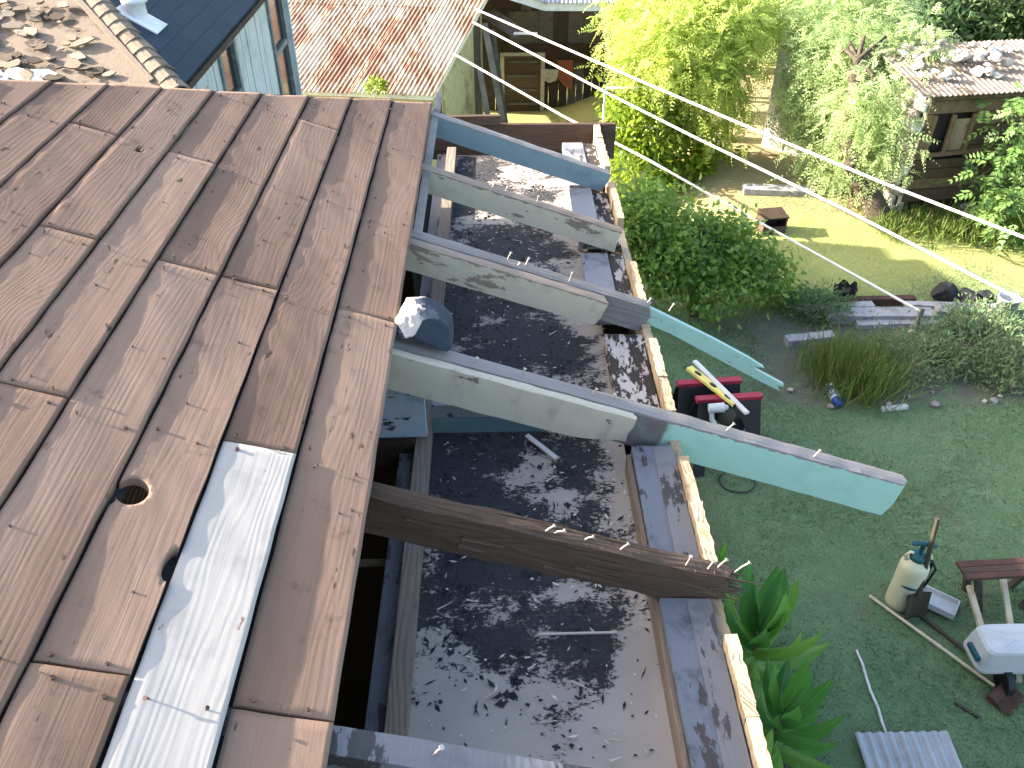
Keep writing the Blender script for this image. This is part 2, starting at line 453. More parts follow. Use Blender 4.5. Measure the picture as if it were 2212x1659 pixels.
HIP_K = (3.930 - 2.834) / 1.41
def hip_y(u):
    return 3.93 - HIP_K * u
def deck_board(u0, u1, y0, y1, seed, mat, holes=(), lift=0.0, far_hip=False, name='deck_board'):
    """one plank: u = metres up the slope. Cupped, a little twisted, worn uneven."""
    q = random.Random(seed)
    w = u1 - u0
    uc = (u0 + u1) / 2
    cup = q.uniform(0.0008, 0.0026)
    tilt = q.uniform(-0.0012, 0.0012)
    step_h = q.uniform(0.0018, 0.0062)
    nl = wob(seed + 5, 6, (20, 70), (14, 60))
    nz, nb, ne = wob(seed + 1), wob(seed + 2, 4, (2, 10), (1, 5)), wob(seed + 3, 4, (1, 3), (9, 40))
    nx = 18
    ys = [y0]
    step = 0.020
    yend = max(y1, hip_y(u0)) if far_hip else y1
    n = max(4, int((yend - y0) / step))
    ts = [i / n for i in range(n + 1)]
    dense = []
    for (hx, hy, ra, rb) in holes:
        dense += [((hy + j * rb * 0.25) - y0) / (yend - y0) for j in range(-7, 8)]
    ts = sorted(set([round(a, 4) for a in ts + [d for d in dense if 0 < d < 1]]))
    xs = [-w / 2 + w * i / nx for i in range(nx + 1)]
    for (hx, hy, ra, rb) in holes:
        xs += [(uc - hx) + j * ra * 0.25 for j in range(-7, 8)]
    xs = sorted(set([round(a, 5) for a in xs if -w / 2 <= a <= w / 2]))
    bm = bmesh.new()
    grid = []
    for tt in ts:
        row = []
        for x in xs:
            u = uc - x
            ye = (hip_y(u) + 0.012 * ne(x, 3)) if far_hip else y1 + 0.0035 * ne(x * 8, 3.0)
            ya = y0 + 0.0035 * ne(x * 8, 1.0)
            y = ya + (ye - ya) * tt
            xe = x + (0.0016 * ne(0.2 if x > 0 else 7.7, y) * (2 * x / w) ** 8)
            cy = cup * (1 + 0.55 * nb(0, y * 1.7))
            s_ = 2 * x / w
            hh = step_h * (1 + 0.55 * nb(0, y * 1.7) + 0.25 * nl(0, y))
            z = hh * (s_ - 1) / 2 + cy * (s_ * s_ - 1) * 0.5 + tilt * s_ + 0.0010 * nz(x, y) + 0.0014 * nb(x, y) + 0.0007 * nl(x, y) + lift
            if s_ < -0.8:
                z -= 0.0025 * (-s_ - 0.8) / 0.2
            row.append(bm.verts.new((xe, y, z)))
        grid.append(row)
    def inside(x, y):
        for (hx, hy, ra, rb) in holes:
            d = math.hypot((x - (uc - hx)) / ra, (y - hy) / rb)
            if d < 1:
                return True
        return False
    kill = []
    for i in range(len(ts) - 1):
        for j in range(len(xs) - 1):
            vs = (grid[i][j], grid[i][j+1], grid[i+1][j+1], grid[i+1][j])
            c = sum((v.co for v in vs), Vector()) / 4
            if not inside(c.x, c.y):
                bm.faces.new(vs).smooth = True
    for (hx, hy, ra, rb) in holes:           # round off the hole's rim
        for v in bm.verts:
            if v.link_faces and v.is_boundary:
                dx, dy = (v.co.x - (uc - hx)) / ra, (v.co.y - hy) / rb
                d = math.hypot(dx, dy)
                if 0.5 < d < 1.5 and abs(v.co.x) < w / 2 - 1e-4:
                    v.co.x = (uc - hx) + ra * dx / d; v.co.y = hy + rb * dy / d; v.co.z -= 0.001
    for v in [v for v in bm.verts if not v.link_faces]:
        bm.verts.remove(v)
    ed = [e for e in bm.edges if e.is_boundary]
    ex = bmesh.ops.extrude_edge_only(bm, edges=ed)
    for v in [g for g in ex['geom'] if isinstance(g, bmesh.types.BMVert)]:
        v.co.z = -0.024 + lift
    for f in [g for g in ex['geom'] if isinstance(g, bmesh.types.BMFace)]:
        f.smooth = False
    bmesh.ops.recalc_face_normals(bm, faces=bm.faces)
    me = bpy.data.meshes.new(name)
    bm.to_mesh(me); bm.free()
    for p in me.polygons:
        if p.normal.z > 0.7:
            p.use_smooth = True
    me.materials.append(mat)
    o = bpy.data.objects.new(name, me)
    o.location = slope(-uc, 0)
    o.rotation_euler = (0, PHI, 0)
    link(o, house)
    return o

def nail(mb, p, up, h, r=0.0021, lean=(0, 0), head=True, n=6):
    p = Vector(p); d = (Vector(up) + Vector((lean[0], lean[1], 0))).normalized()
    k = p + d * h
    mid = p + Vector(up) * h * 0.5 + (d - Vector(up)) * h * 0.3
    mb.tube([p - d * 0.004, mid, k], r, n)
    if head:
        mb.tube([k, k + d * 0.0016], r * 2.3, 8)

RAFTER_Y = [3.87 + 0.025, 3.235 + 0.03, 2.63 + 0.03, 2.035, 1.415, 0.81, 0.20, -0.41, -1.0]
COURSE = [0.0, 0.178, 0.346, 0.508, 0.677, 0.834, 0.987, 1.138, 1.284, 1.432, 1.585, 1.74, 1.90, 2.06]
JOINTS = [[0.815, 2.075], [1.44, -0.41], [0.836, 2.072, 3.272], [2.066, 0.20], [1.452, 2.694], [2.073, 0.20], [2.682, 0.82], [1.44], [2.06, 0.2], [0.82], [1.44], [2.06], [0.82]]
LOW_Y = -1.1
sd = 100
for c in range(len(COURSE) - 1):
    u0, u1 = COURSE[c] + (0.0 if c == 0 else 0.0034), COURSE[c + 1] - 0.0034
    cuts = [LOW_Y] + sorted(JOINTS[c]) + [hip_y(u0)]
    for k in range(len(cuts) - 1):
        sd += 11
        a, b = cuts[k] + 0.0025, cuts[k + 1] - 0.0025
        last = k == len(cuts) - 2
        holes = []
        if c == 2 and a < 1.2 < b:
            holes = [(0.474, 1.234, 0.031, 0.036), (0.3502, 1.074, 0.016, 0.040)]
        if c == 5 and a < 2.63 < b:
            holes = [(0.905, 2.63, 0.013, 0.011)]
        white = c == 1 and b < 1.5 and a > -0.5
        ob = deck_board(u0, u1, a, b, sd, M['deck_wood'], holes, lift=(0.0035 if white else rnd.uniform(-0.0012, 0.0012)), far_hip=last)
        if white:
            ob.data.materials[0] = M['white_board']
        # nails at every rafter it crosses
        q = random.Random(sd)
        nb_ = MB()
        w = u1 - u0
        for ry in RAFTER_Y:
            if a + 0.01 < ry < min(b, hip_y(u0)) - 0.01 or abs(ry + 0.04 - a) < 0.05:
                for x in (-w * 0.3, w * 0.28):
                    px, py = x + q.uniform(-0.012, 0.012), max(a + 0.012, min(b - 0.012, ry + q.uniform(-0.02, 0.02)))
                    if q.random() < 0.28:
                        nail(nb_, (px, py, -0.003), (0, 0, 1), q.uniform(0.004, 0.014), 0.0017, (q.uniform(-.5, .5), q.uniform(-.5, .5)))
                    else:
                        nb_.tube([(px, py, -0.006), (px, py, 0.0012)], q.uniform(0.003, 0.0048), 7)
        for _ in range(3):
            px, py = q.uniform(-w * .42, w * .42), q.uniform(a + .03, b - .05)
            nb_.tube([(px, py, -0.006), (px, py, 0.0002)], q.uniform(0.002, 0.0036), 6)
        if nb_.v:
            no = nb_.build('nails', M['rust_nail'], ob)
            no['kind'] = 'stuff'
# bare end of the painted board, and the sheathing that goes on behind the viewer and past the hip
mb = MB()
mb.box((0, 0, 0), (2.1, 5.2, 0.022))
mb.build('roof_sheathing', M['deck_wood'], house, slope(-1.04, -3.75, -0.014), (0, PHI, 0))
RIDGE_U = 4.6
mb = MB()
pl4 = [slope(-2.06, -6.4, -0.004), slope(-2.06, hip_y(2.06), -0.004), slope(-RIDGE_U, hip_y(RIDGE_U), -0.004), slope(-RIDGE_U, -6.4, -0.004)]
mb.add(pl4 + [p - Vector((0, 0, 0.024)) for p in pl4], ((0, 1, 2, 3), (7, 6, 5, 4), (0, 4, 5, 1), (1, 5, 6, 2), (2, 6, 7, 3), (3, 7, 4, 0)))
mb.build('roof_sheathing', M['deck_wood'], house)
# the hip's other side, falling away from the viewer: boards running across
P0 = slope(0, 3.93)
hipdir = Vector((-CP, -HIP_K, SP)).normalized()
fall_y = HIP_K / CP
for k in range(36):
    a, b = k * 0.165 + 0.012, (k + 1) * 0.165
    mb = MB()
    pa, pb = P0 + hipdir * a * 1.0, P0 + hipdir * b * 1.0
    def back(p):
        return Vector((-4.5, p.y, p.z))
    nz_ = Vector((0, -0.012, 0.02))
    vs = [pa, pb, back(pb), back(pa)]
    vs2 = [v - Vector((0, 0.0, 0.022)) for v in vs]
    mb.add([v - Vector((0, 0, 0.006)) for v in vs] + [v - Vector((0, 0, 0.03)) for v in vs], ((0, 1, 2, 3), (7, 6, 5, 4), (0, 4, 5, 1), (1, 5, 6, 2), (2, 6, 7, 3), (3, 7, 4, 0)))
    mb.build('deck_board', M['deck_wood'], house)

for c in (1, 2, 3, 4):  # dark strips added under the deck to keep the board gaps black
    mb = MB(); mb.box((0, 0, 0), (0.035, hip_y(COURSE[c]) + 1.0, 0.006))
    mb.build('gap_dark_strip', M['black_flake'], house, slope(-COURSE[c], (hip_y(COURSE[c]) - 1.1) / 2, -0.0292), (0, PHI, 0))
# rafters -------------------------------------------------------------
DT = 0.0245                                  # deck thickness: rafter tops lie this far under its surface
def rafter(yn, thick, depth, v0, v1, mat, seed, name='rafter', ragged=0.0, bottom=None, rise=0.0, rough=0.0016, parent=None):
    """yn = face towards the viewer; local x runs down the slope from the deck edge, local z up from the top edge"""
    q = random.Random(seed)
    ns = max(8, int((v1 - v0) / 0.022))
    na, nb_, nc = wob(seed, 5, (8, 60), (1, 9)), wob(seed + 1, 5, (8, 60), (1, 9)), wob(seed + 2, 5, (8, 60), (1, 9))
    # ring of the section, from the near bottom corner round
    sec = [(0, -1), (1, -1), (1, -0.5), (1, 0), (0.72, 0.0), (0.36, 0.0), (0, 0), (0, -0.33), (0, -0.66)]
    mb = MB(); vs = []
    for i in range(ns + 1):
        v = v0 + (v1 - v0) * i / ns
        dep = depth if bottom is None else bottom(v)
        for k, (a, b) in enumerate(sec):
            x = v
            if ragged and i == ns:
                x += q.uniform(-ragged, ragged)
            y = a * thick + rough * na(v, k * 1.3)
            z = b * dep + (rough * 1.2 if b > -0.1 else rough) * nb_(v, k * 1.7)
            if (a, b) in ((0, 0), (1, 0)):
                z -= 0.002 + 0.0025 * abs(nc(v, k))
            vs.append((x, y, z))
    n = len(sec); fs = []
    for i in range(ns):
        for k in range(n):
            k2 = (k + 1) % n
            fs.append((i*n+k, (i+1)*n+k, (i+1)*n+k2, i*n+k2))
    mb.add(vs, fs)
    mb.add(vs[:n], [tuple(range(n))]); mb.add(vs[-n:], [tuple(reversed(range(n)))])
    o = mb.build(name, mat, house if parent is None else parent)
    if parent is None:
        o.location = slope(0, yn, -DT + rise)
        o.rotation_euler = (0, PHI, 0)
    return o
def rafter_nails(o, spots, thick, seed, mat='steel_nail'):
    q = random.Random(seed)
    for v, h, lx, ly in spots:
        mb = MB()
        nail(mb, (v, thick * q.uniform(0.3, 0.7), 0), (0, 0, 1), h, 0.0024, (lx, ly))
        mb.build('nail', M[mat], o)
def splinters(o, v, n, thick, depth, mat, seed, length=(0.03, 0.09)):
    """torn end: slivers that carry on past the break"""
    q = random.Random(seed)
    mb = MB()
    for i in range(n):
        y, z = q.uniform(0.002, thick - 0.002), q.uniform(-depth, -0.004)
        L = q.uniform(*length); w = q.uniform(0.008, 0.020)
        mb.bar((v - 0.05, y, z), (v + L, y + q.uniform(-.004, .004), z + q.uniform(-.006, .006)), w, w * q.uniform(0.4, 1), tb=0.12)
    return mb.build('torn_end', mat, o)

r1 = rafter(3.842, 0.055, 0.100, -0.02, 0.905, M['blue_paint'], 1, ragged=0.012)
r2 = rafter(3.235, 0.055, 0.100, -0.75, 0.885, M['cream_paint'], 2, ragged=0.012)
rafter_nails(r2, [(0.30, 0.022, .1, 0), (0.36, 0.024, .1, -.1), (0.50, 0.024, -.1, 0), (0.13, 0.012, .2, .1)], 0.055, 1)
r3 = rafter(2.660, 0.055, 0.112, -1.6, 0.935, M['grey_wood'], 3, ragged=0.012)
rafter_nails(r3, [(0.36, 0.03, .1, 0), (0.43, 0.03, .1, .1), (0.60, 0.035, -.1, 0), (0.40, 0.01, .3, .1), (0.92, 0.02, .2, 0)], 0.055, 2)
s3 = rafter(2.612, 0.046, 0.108, -1.6, 0.745, M['cream_paint'], 4, name='sister_rafter', rise=-0.004, ragged=0.01)
# the split, painted tail of the third rafter
t3 = MB()
pts_t = [(0.905, -0.004), (1.22, -0.010), (1.40, -0.020), (1.48, -0.030), (1.415, -0.050), (1.60, -0.062), (1.60, -0.072), (1.575, -0.078), (1.60, -0.094), (1.50, -0.092), (1.25, -0.078), (1.05, -0.066), (0.905, -0.072)]
pts_t = [(a, b - (a - 0.905) * 0.15) for a, b in pts_t]
t3.prism(pts_t, 0.020, ((0, 0.012, 0), (1, 0, 0), (0, 0, 1), (0, 1, 0)))
t3o = t3.build('split_tail', M['teal_sliver'], r3)
rafter_nails(r3, [(1.01, 0.03, .1, 0)], 0.04, 22)
r4 = rafter(2.010, 0.055, 0.135, -1.6, 1.775, M['tail_paint'], 5, ragged=0.012, rise=-0.012, bottom=lambda v: 0.132 + 0.020 * max(0, min(1, (v - 0.6) / 1.1)))
rafter_nails(r4, [(0.25, 0.02, .1, 0), (0.40, 0.022, .1, .1), (0.63, 0.025, .2, 0), (0.70, 0.02, -.1, 0), (1.10, 0.032, .35, 0.1), (1.42, 0.03, .15, 0)], 0.055, 3)
def s4b(v):
    return 0.130 - 0.035 * max(0, min(1, (v - 0.60) / 0.16)) ** 1.5
s4 = rafter(1.976, 0.031, 0.130, -1.6, 0.775, M['cream_dirty'], 6, name='sister_rafter', rise=-0.016, ragged=0.008, bottom=s4b)
r5 = rafter(1.388, 0.052, 0.124, -1.6, 0.955, M['brown_wood'], 7, ragged=0.03, rough=0.004)
splinters(r5, 0.95, 26, 0.052, 0.100, M['brown_wood'], 8, (0.015, 0.065))
mb = MB()
q_ = random.Random(4)
for i in range(16):                         # torn strips standing off the rotten faces
    v = q_.uniform(0.05, 0.88); L = q_.uniform(0.05, 0.22)
    if q_.random() < 0.55:
        a = Vector((v, -0.002, q_.uniform(-0.108, -0.012))); b = a + Vector((L, -q_.uniform(0.001, 0.004), q_.uniform(-.004, .004)))
        mb.bar(a, b, 0.003, q_.uniform(0.004, 0.018), tb=0.4)
    else:
        a = Vector((v, q_.uniform(0.003, 0.05), 0.0)); b = a + Vector((L, q_.uniform(-.006, .006), q_.uniform(0.0, 0.006)))
        mb.bar(a, b, q_.uniform(0.003, 0.009), 0.003, tb=0.3)
mb.build('torn_strips', M['brown_wood'], r5)['kind'] = 'stuff'
rafter_nails(r5, [(0.44, 0.026, .6, 0.1), (0.46, 0.03, .8, -.2), (0.545, 0.02, .9, 0), (0.64, 0.022, .7, .3), (0.82, 0.032, -.1, 0), (0.885, 0.024, .1, .1), (0.915, 0.034, .2, 0), (0.965, 0.045, .5, .1)], 0.05, 4)
r6 = rafter(0.770, 0.055, 0.115, -1.6, 0.93, M['blue_paint'], 9, ragged=0.01)
rafter_nails(r6, [(0.19, 0.03, .2, 0)], 0.05, 5)
r6.data.materials[0] = M['sooty_strip']
for i, yy in enumerate((0.16, -0.45)):
    rafter(yy, 0.055, 0.112, -1.6, 0.93, M['brown_wood'], 30 + i, ragged=0.01)
# trim strip along the deck edge between the last rafters
mb = MB(); mb.box((0, 0, 0), (0.034, 1.28, 0.05), jit=0.002)
mb.build('edge_strip', M['grey_wood'], house, slope(0.026, 3.30, -0.058), (0, PHI, 0))
mb = MB(); mb.box((0, 0, 0), (0.03, 0.28, 0.012), jit=0.002)
mb.build('edge_strip', M['grey_wood'], house, slope(0.03, 4.02, -0.03), (0, PHI, 0))

# ceiling, inner plate, sooty strip, outer plate ----------------------
ZC = EDGE_Z - 0.50
nxn, nyn = 26, 120
xs_ = np.linspace(0.070, 0.705, nxn); ys_ = np.linspace(-1.1, 4.50, nyn)
gx, gy = np.meshgrid(xs_, ys_)
wv = wob(77, 7, (4, 22), (3, 18))
gz = np.array([[0.004 * wv(a, b) + 0.012 * max(0, (a - 0.64) / 0.08) ** 2 for a in xs_] for b in ys_])
v = np.stack([gx.ravel(), gy.ravel(), gz.ravel()], 1)
idx = np.arange(nxn * nyn).reshape(nyn, nxn)
f = np.stack([idx[:-1, :-1].ravel(), idx[:-1, 1:].ravel(), idx[1:, 1:].ravel(), idx[1:, :-1].ravel()], 1)
v = np.concatenate([v, v - np.array([0, 0, 0.02])]); f = np.concatenate([f, f[:, ::-1] + nxn * nyn])
mesh_np('ceiling_panel', v, f, M['sooty_ceiling'], house, True, (0, 0, ZC))
mb = MB(); mb.box((0.048, 1.7, EDGE_Z - 0.495), (0.050, 5.6, 0.09), jit=0.001)
mb.build('inner_plate', M['plate_wood'], house)
mb = MB(); mb.box((-0.005, 1.7, EDGE_Z - 0.520), (0.052, 5.6, 0.06), jit=0.001)
mb.build('sooty_strip', M['sooty_strip'], house)
mb = MB(); mb.box((-0.24, 1.7, EDGE_Z - 1.25), (0.03, 5.7, 1.75))
mb.build('inner_wall', M['attic_wood'], house)
mb = MB(); mb.box((-4.2, -0.9, EDGE_Z - 0.42), (7.9, 10.6, 0.03))
mb.build('attic_floor', M['dark_wood'], house)
mb = MB(); mb.box((-0.10, 1.7, EDGE_Z - 2.2), (0.28, 5.7, 0.03))
mb.build('inner_ledge', M['dark_wood'], house)
# cross pieces seen under the long tail rafter
mb = MB(); mb.box((-0.035, 2.085, EDGE_Z - 0.335), (0.19, 0.02, 0.22), jit=0.002)
mb.build('blocking_panel', M['pale_blue_panel'], house)
mb = MB(); mb.box((-0.06, 2.07, EDGE_Z - 0.495), (0.17, 0.05, 0.095), jit=0.002)
mb.build('blocking_beam', M['dark_wood'], house)
mb = MB(); mb.box((0.335, 2.150, EDGE_Z - 0.455), (0.52, 0.02, 0.055), jit=0.002)
mb.build('blocking_strip', M['teal_strip'], house)
mb = MB(); mb.box((0.32, 2.158, EDGE_Z - 0.400), (0.50, 0.02, 0.055), jit=0.002)
mb.build('blocking_strip', M['grey_plate'], house)
mb = MB(); mb.box((-0.12, 1.80, EDGE_Z - 0.74), (0.16, 0.02, 0.016), jit=0.004)  # pale strip standing in for a sunlit splintered edge
mb.build('broken_lath', M['pale_wood'], house)
# plates along the outer wall, one piece to a bay
BAYS = [(4.46, 3.915, 'grey_plate', 0.655, 0.765, -0.415), (3.835, 3.30, 'grey_plate', 0.648, 0.755, -0.395), (3.225, 2.725, 'grey_plate', 0.655, 0.770, -0.410),
        (2.605, 2.075, 'peeling_black', 0.69, 0.832, -0.415), (1.970, 1.450, 'dark_plate', 0.708, 0.834, -0.405), (1.382, 0.832, 'dark_plate', 0.706, 0.834, -0.405),
        (0.765, 0.22, 'dark_plate', 0.706, 0.834, -0.405), (0.155, -0.39, 'dark_plate', 0.706, 0.834, -0.405)]
for i, (ya, yb, mt, xa, xb, zt) in enumerate(BAYS):
    mb = MB(); mb.box(((xa + xb) / 2, (ya + yb) / 2, EDGE_Z + zt - 0.02), (xb - xa, ya - yb, 0.04), jit=0.003)
    mb.build('wall_plate', M[mt], house)
    if i > 3:
        mb = MB(); mb.box((0.803, (ya + yb) / 2, EDGE_Z + zt - 0.012), (0.060, ya - yb - .01, 0.036), jit=0.003)
        mb.build('wall_plate', M['sooty_strip'], house)
    if i < 3:
        mb = MB(); mb.box(((xb + 0.834) / 2, (ya + yb) / 2, EDGE_Z - 0.435), (0.834 - xb, ya - yb, 0.03), jit=0.002)
        mb.build('wall_plate', M['peeling_black'], house)
mb = MB(); mb.box((0.698, 1.40, EDGE_Z - 0.455), (0.012, 1.1, 0.07), jit=0.002)
mb.build('ceiling_bead', M['plate_wood'], house)
# far end: the end fascia and a stub of board over it
mb = MB(); mb.box((0.10, 4.60, EDGE_Z - 0.46), (1.72, 0.028, 0.20), jit=0.003)
mb.build('end_fascia', M['brown_wood'], house)
mb = MB(); mb.box((0.14, 4.585, EDGE_Z - 0.33), (0.36, 0.03, 0.05), jit=0.004)
mb.build('fascia_stub', M['brown_wood'], house)
# outer wall: upright planks, their raw tops in the sun
y = 4.60; i = 0
q_ = random.Random(12)
while y > -3.0:
    wdt = q_.uniform(0.17, 0.235)
    top = EDGE_Z - 0.364 + q_.uniform(-0.006, 0.006)
    yc = y - wdt / 2
    near_r = min(abs(yc - r_) for r_ in (3.87, 3.26, 2.66, 2.03, 1.41, 0.80, 0.19, -0.42))
    if near_r < 0.12:
        top -= 0.05
    if abs(yc - 1.46) < 0.09:
        top -= 0.035
    th_ = 0.030
    n_ = 12
    mb = MB(); vs = []
    for k in range(n_ + 1):
        yy = y - 0.0015 - (wdt - 0.003) * k / n_
        for xx in (0.837 + q_.uniform(-.0022, .0022), 0.837 + th_ + q_.uniform(-.003, .003)):
            vs.append((xx, yy, top + q_.uniform(-.003, .003)))
    base = len(vs)
    vs += [(a, b, 0.25) for a, b, c_ in vs]
    fs = []
    for k in range(n_):
        a, b, c_, d_ = 2*k, 2*k+1, 2*k+3, 2*k+2
        fs.append((a, d_, c_, b)); fs.append((a, a + base, d_ + base, d_)); fs.append((b, c_, c_ + base, b + base))
    fs.append((0, 1, 1 + base, base)); fs.append((2*n_, 2*n_ + base, 2*n_ + 1 + base, 2*n_ + 1))
    mb.add(vs, fs)
    mb.build('wall_plank', M['pale_wood'], house)
    y -= wdt
# end wall, back walls, floor: closes the house so that its inside is dark
mb = MB()
mb.box((-3.6, 4.50, 1.85), (8.9, 0.03, 3.5)); mb.build('end_wall', M['green_wall'], house)
mb = MB(); mb.box((-8.1, -0.9, 2.4), (0.04, 10.8, 4.6)); mb.build('back_wall', M['green_wall'], house)
mb = MB(); mb.box((-3.6, -6.3, 2.3), (8.9, 0.04, 4.4)); mb.build('rear_wall', M['green_wall'], house)
mb = MB(); mb.box((0.867, -4.66, 1.9), (0.03, 3.28, 3.7)); mb.build('side_wall', M['green_wall'], house)
mb = MB(); mb.box((-3.6, -0.9, 0.55), (8.9, 10.8, 0.1)); mb.build('floor', M['dark_wood'], house)
RZ = slope(-RIDGE_U, 0).z
RX = slope(-RIDGE_U, 0).x
mb = MB()
mb.add([(RX, -6.5, RZ), (RX, 0.3, RZ), (-8.9, 3.9, EDGE_Z), (-8.9, -6.5, EDGE_Z)], [(0, 1, 2, 3)])
mb.add([(RX, -6.5, RZ - .03), (RX, 0.3, RZ - .03), (-8.9, 3.9, EDGE_Z - .03), (-8.9, -6.5, EDGE_Z - .03)], [(3, 2, 1, 0)])
mb.build('rear_slope', M['deck_wood'], house)
# ------------------------------------------------------------------ ground
def sstep(a, b, x):
    k = min(1, max(0, (x - a) / (b - a)))
    return k * k * (3 - 2 * k)
def ground_z(x, y):
    return -0.9 * sstep(9.0, 13.5, y) * (1 - sstep(1.2, 4.2, x))
gv = []
axx = sorted(set([-150, -80, -40, -20, -12] + [round(-9 + 0.45 * i, 2) for i in range(58)] + [20, 28, 45, 80, 150]))
axy = sorted(set([-150, -80, -40, -20, -10] + [round(-6 + 0.45 * i, 2) for i in range(70)] + [30, 45, 70, 110, 160]))
gw = wob(5, 6, (0.6, 3.0), (0.6, 3.0))
for yy in axy:
    for xx in axx:
        gv.append((xx, yy, ground_z(xx, yy) + (0.012 * gw(xx, yy) if abs(xx) < 20 and abs(yy) < 26 else 0)))
nxg, nyg = len(axx), len(axy)
idx = np.arange(nxg * nyg).reshape(nyg, nxg)
gf = np.stack([idx[:-1, :-1].ravel(), idx[:-1, 1:].ravel(), idx[1:, 1:].ravel(), idx[1:, :-1].ravel()], 1)
t = NT('lawn')
p = t.pos()
x, y, z = t.xyz(p)
n1 = t.noise(p, 0.7, 5.0, 0.6); n2 = t.noise(p, 5.0, 6.0, 0.7); n3 = t.noise(p, 70.0, 4.0, 0.7)
gcol = t.ramp(t.m('ADD', t.m('MULTIPLY', n1, 0.5), t.m('MULTIPLY', n2, 0.5)), ((0.32, (0.085, 0.145, 0.070)), (0.52, (0.125, 0.195, 0.098)), (0.7, (0.170, 0.215, 0.12))))
gcol = t.mix(t.m('MULTIPLY', t.step(n3, 0.45, 0.7), 0.5), gcol, (0.035, 0.055, 0.026))
gcol = t.mix(t.m('MULTIPLY', t.step(t.noise(p, 1.3, 6.0, 0.65), 0.55, 0.68), 0.55), gcol, (0.13, 0.125, 0.085))
dry = t.mix(n2, (0.42, 0.33, 0.20), (0.26, 0.20, 0.12))
sun_tint = t.mix(n2, (0.42, 0.41, 0.15), (0.28, 0.30, 0.09))  # dry far lawn, brightened: sunlight put into the ground colour
gcol = t.mix(t.m('MULTIPLY', t.step(t.m('ADD', y, n1), 8.6, 10.2), 0.75), gcol, sun_tint)
# bare, dry earth: under the big tree and in the garden bed
d1 = t.m('MULTIPLY', t.step(t.m('ADD', y, t.m('MULTIPLY', n1, 1.6)), 11.6, 12.4), t.m('MULTIPLY_ADD', t.step(x, 2.4, 3.6), 0.8, 0.2))
bx = t.m('SUBTRACT', 1.0, t.step(t.m('ABSOLUTE', t.m('SUBTRACT', x, 4.9)), 1.5, 2.3))
by = t.m('SUBTRACT', 1.0, t.step(t.m('ABSOLUTE', t.m('SUBTRACT', y, 7.65)), 0.65, 1.05))
bed = t.m('MULTIPLY', t.m('MULTIPLY', bx, by), t.step(n2, 0.36, 0.5))
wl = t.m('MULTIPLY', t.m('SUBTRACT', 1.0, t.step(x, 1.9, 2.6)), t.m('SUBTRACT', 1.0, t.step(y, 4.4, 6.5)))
gcol = t.mix(t.m('MULTIPLY', d1, 0.85), gcol, dry)
gcol = t.mix(t.m('MULTIPLY', bed, 0.85), gcol, t.mix(n3, (0.060, 0.050, 0.042), (0.17, 0.15, 0.135)))
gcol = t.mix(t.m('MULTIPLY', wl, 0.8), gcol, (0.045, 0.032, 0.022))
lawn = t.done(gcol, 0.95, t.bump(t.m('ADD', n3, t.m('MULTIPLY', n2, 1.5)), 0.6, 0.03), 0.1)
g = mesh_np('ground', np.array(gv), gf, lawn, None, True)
g['kind'] = 'structure'

# ------------------------------------------------------------------ materials of the background
def corr_mat():
    t = NT('rusty_iron')
    o = t.pos()
    n1 = t.noise(t.map(o, (1, 0.45, 1), rot=(0, 0, R(10))), 1.6, 5.0, 0.7)
    n2 = t.noise(t.map(o, (1, 0.05, 0.2), rot=(0, 0, R(10))), 26.0, 4.0, 0.7)
    k = t.m('ADD', t.m('MULTIPLY', n1, 0.62), t.m('MULTIPLY', n2, 0.5))
    k = t.m('ADD', k, t.m('MULTIPLY', t.m('SUBTRACT', t.rand(), 0.5), 0.07))
    c = t.ramp(k, ((0.46, (0.44, 0.37, 0.28)), (0.555, (0.36, 0.25, 0.165)), (0.60, (0.235, 0.105, 0.06)), (0.75, (0.12, 0.048, 0.030))))
    M['rusty_iron'] = t.done(c, 0.7, t.bump(n2, 0.3, 0.004), 0.3)
corr_mat()
plain('cream_plaster', (0.40, 0.39, 0.24), 0.85, dirt=(0.10, 0.08, 0.05), dirtamt=0.7, dscale=2.2)
plain('dark_plank', (0.040, 0.030, 0.025), 0.85, var=0.5)
plain('grey_plank', (0.085, 0.080, 0.075), 0.85, var=0.4, dirt=(0.03, 0.028, 0.026), dirtamt=0.6)  # dull dark grey with darker dirt
plain('pale_frame', (0.33, 0.31, 0.28), 0.8, dirt=(0.12, 0.10, 0.09))
plain('red_panel', (0.22, 0.060, 0.032), 0.7, dirt=(0.09, 0.05, 0.04))
plain('white_fascia', (0.62, 0.64, 0.66), 0.6, dirt=(0.30, 0.28, 0.26))
plain('iron_sheet', (0.30, 0.31, 0.33), 0.5, dirt=(0.20, 0.13, 0.09), metal=0.3)
plain('rope_white', (0.72, 0.69, 0.62), 0.8)
plain('window_dark', (0.015, 0.018, 0.022), 0.15, spec=0.6)
plain('trim_weathered', (0.13, 0.15, 0.155), 0.8, dirt=(0.30, 0.30, 0.28), dirtamt=0.6, dscale=9.0)
plain('blue_siding', (0.40, 0.45, 0.47), 0.75, var=0.12, dirt=(0.15, 0.19, 0.21), dirtamt=0.4, dscale=3.0)
plain('whitewash', (0.66, 0.65, 0.60), 0.9, dirt=(0.40, 0.36, 0.30), bump=0.5)
plain('stone_grey', (0.22, 0.20, 0.185), 0.9, var=0.4, bump=0.6)
plain('stone_pale', (0.36, 0.31, 0.26), 0.9, var=0.3, bump=0.6)
plain('bark', (0.085, 0.065, 0.048), 0.95, var=0.5, scale=14, bump=0.9, bdist=0.02)
plain('bark_pale', (0.24, 0.205, 0.16), 0.95, var=0.4, scale=14, bump=0.8, bdist=0.015)
t = NT('shingle')  # dark blue of the shaded slope put into the shingle colour
o = t.obj()
br = t.n('ShaderNodeTexBrick'); t.set(br.inputs['Vector'], o)
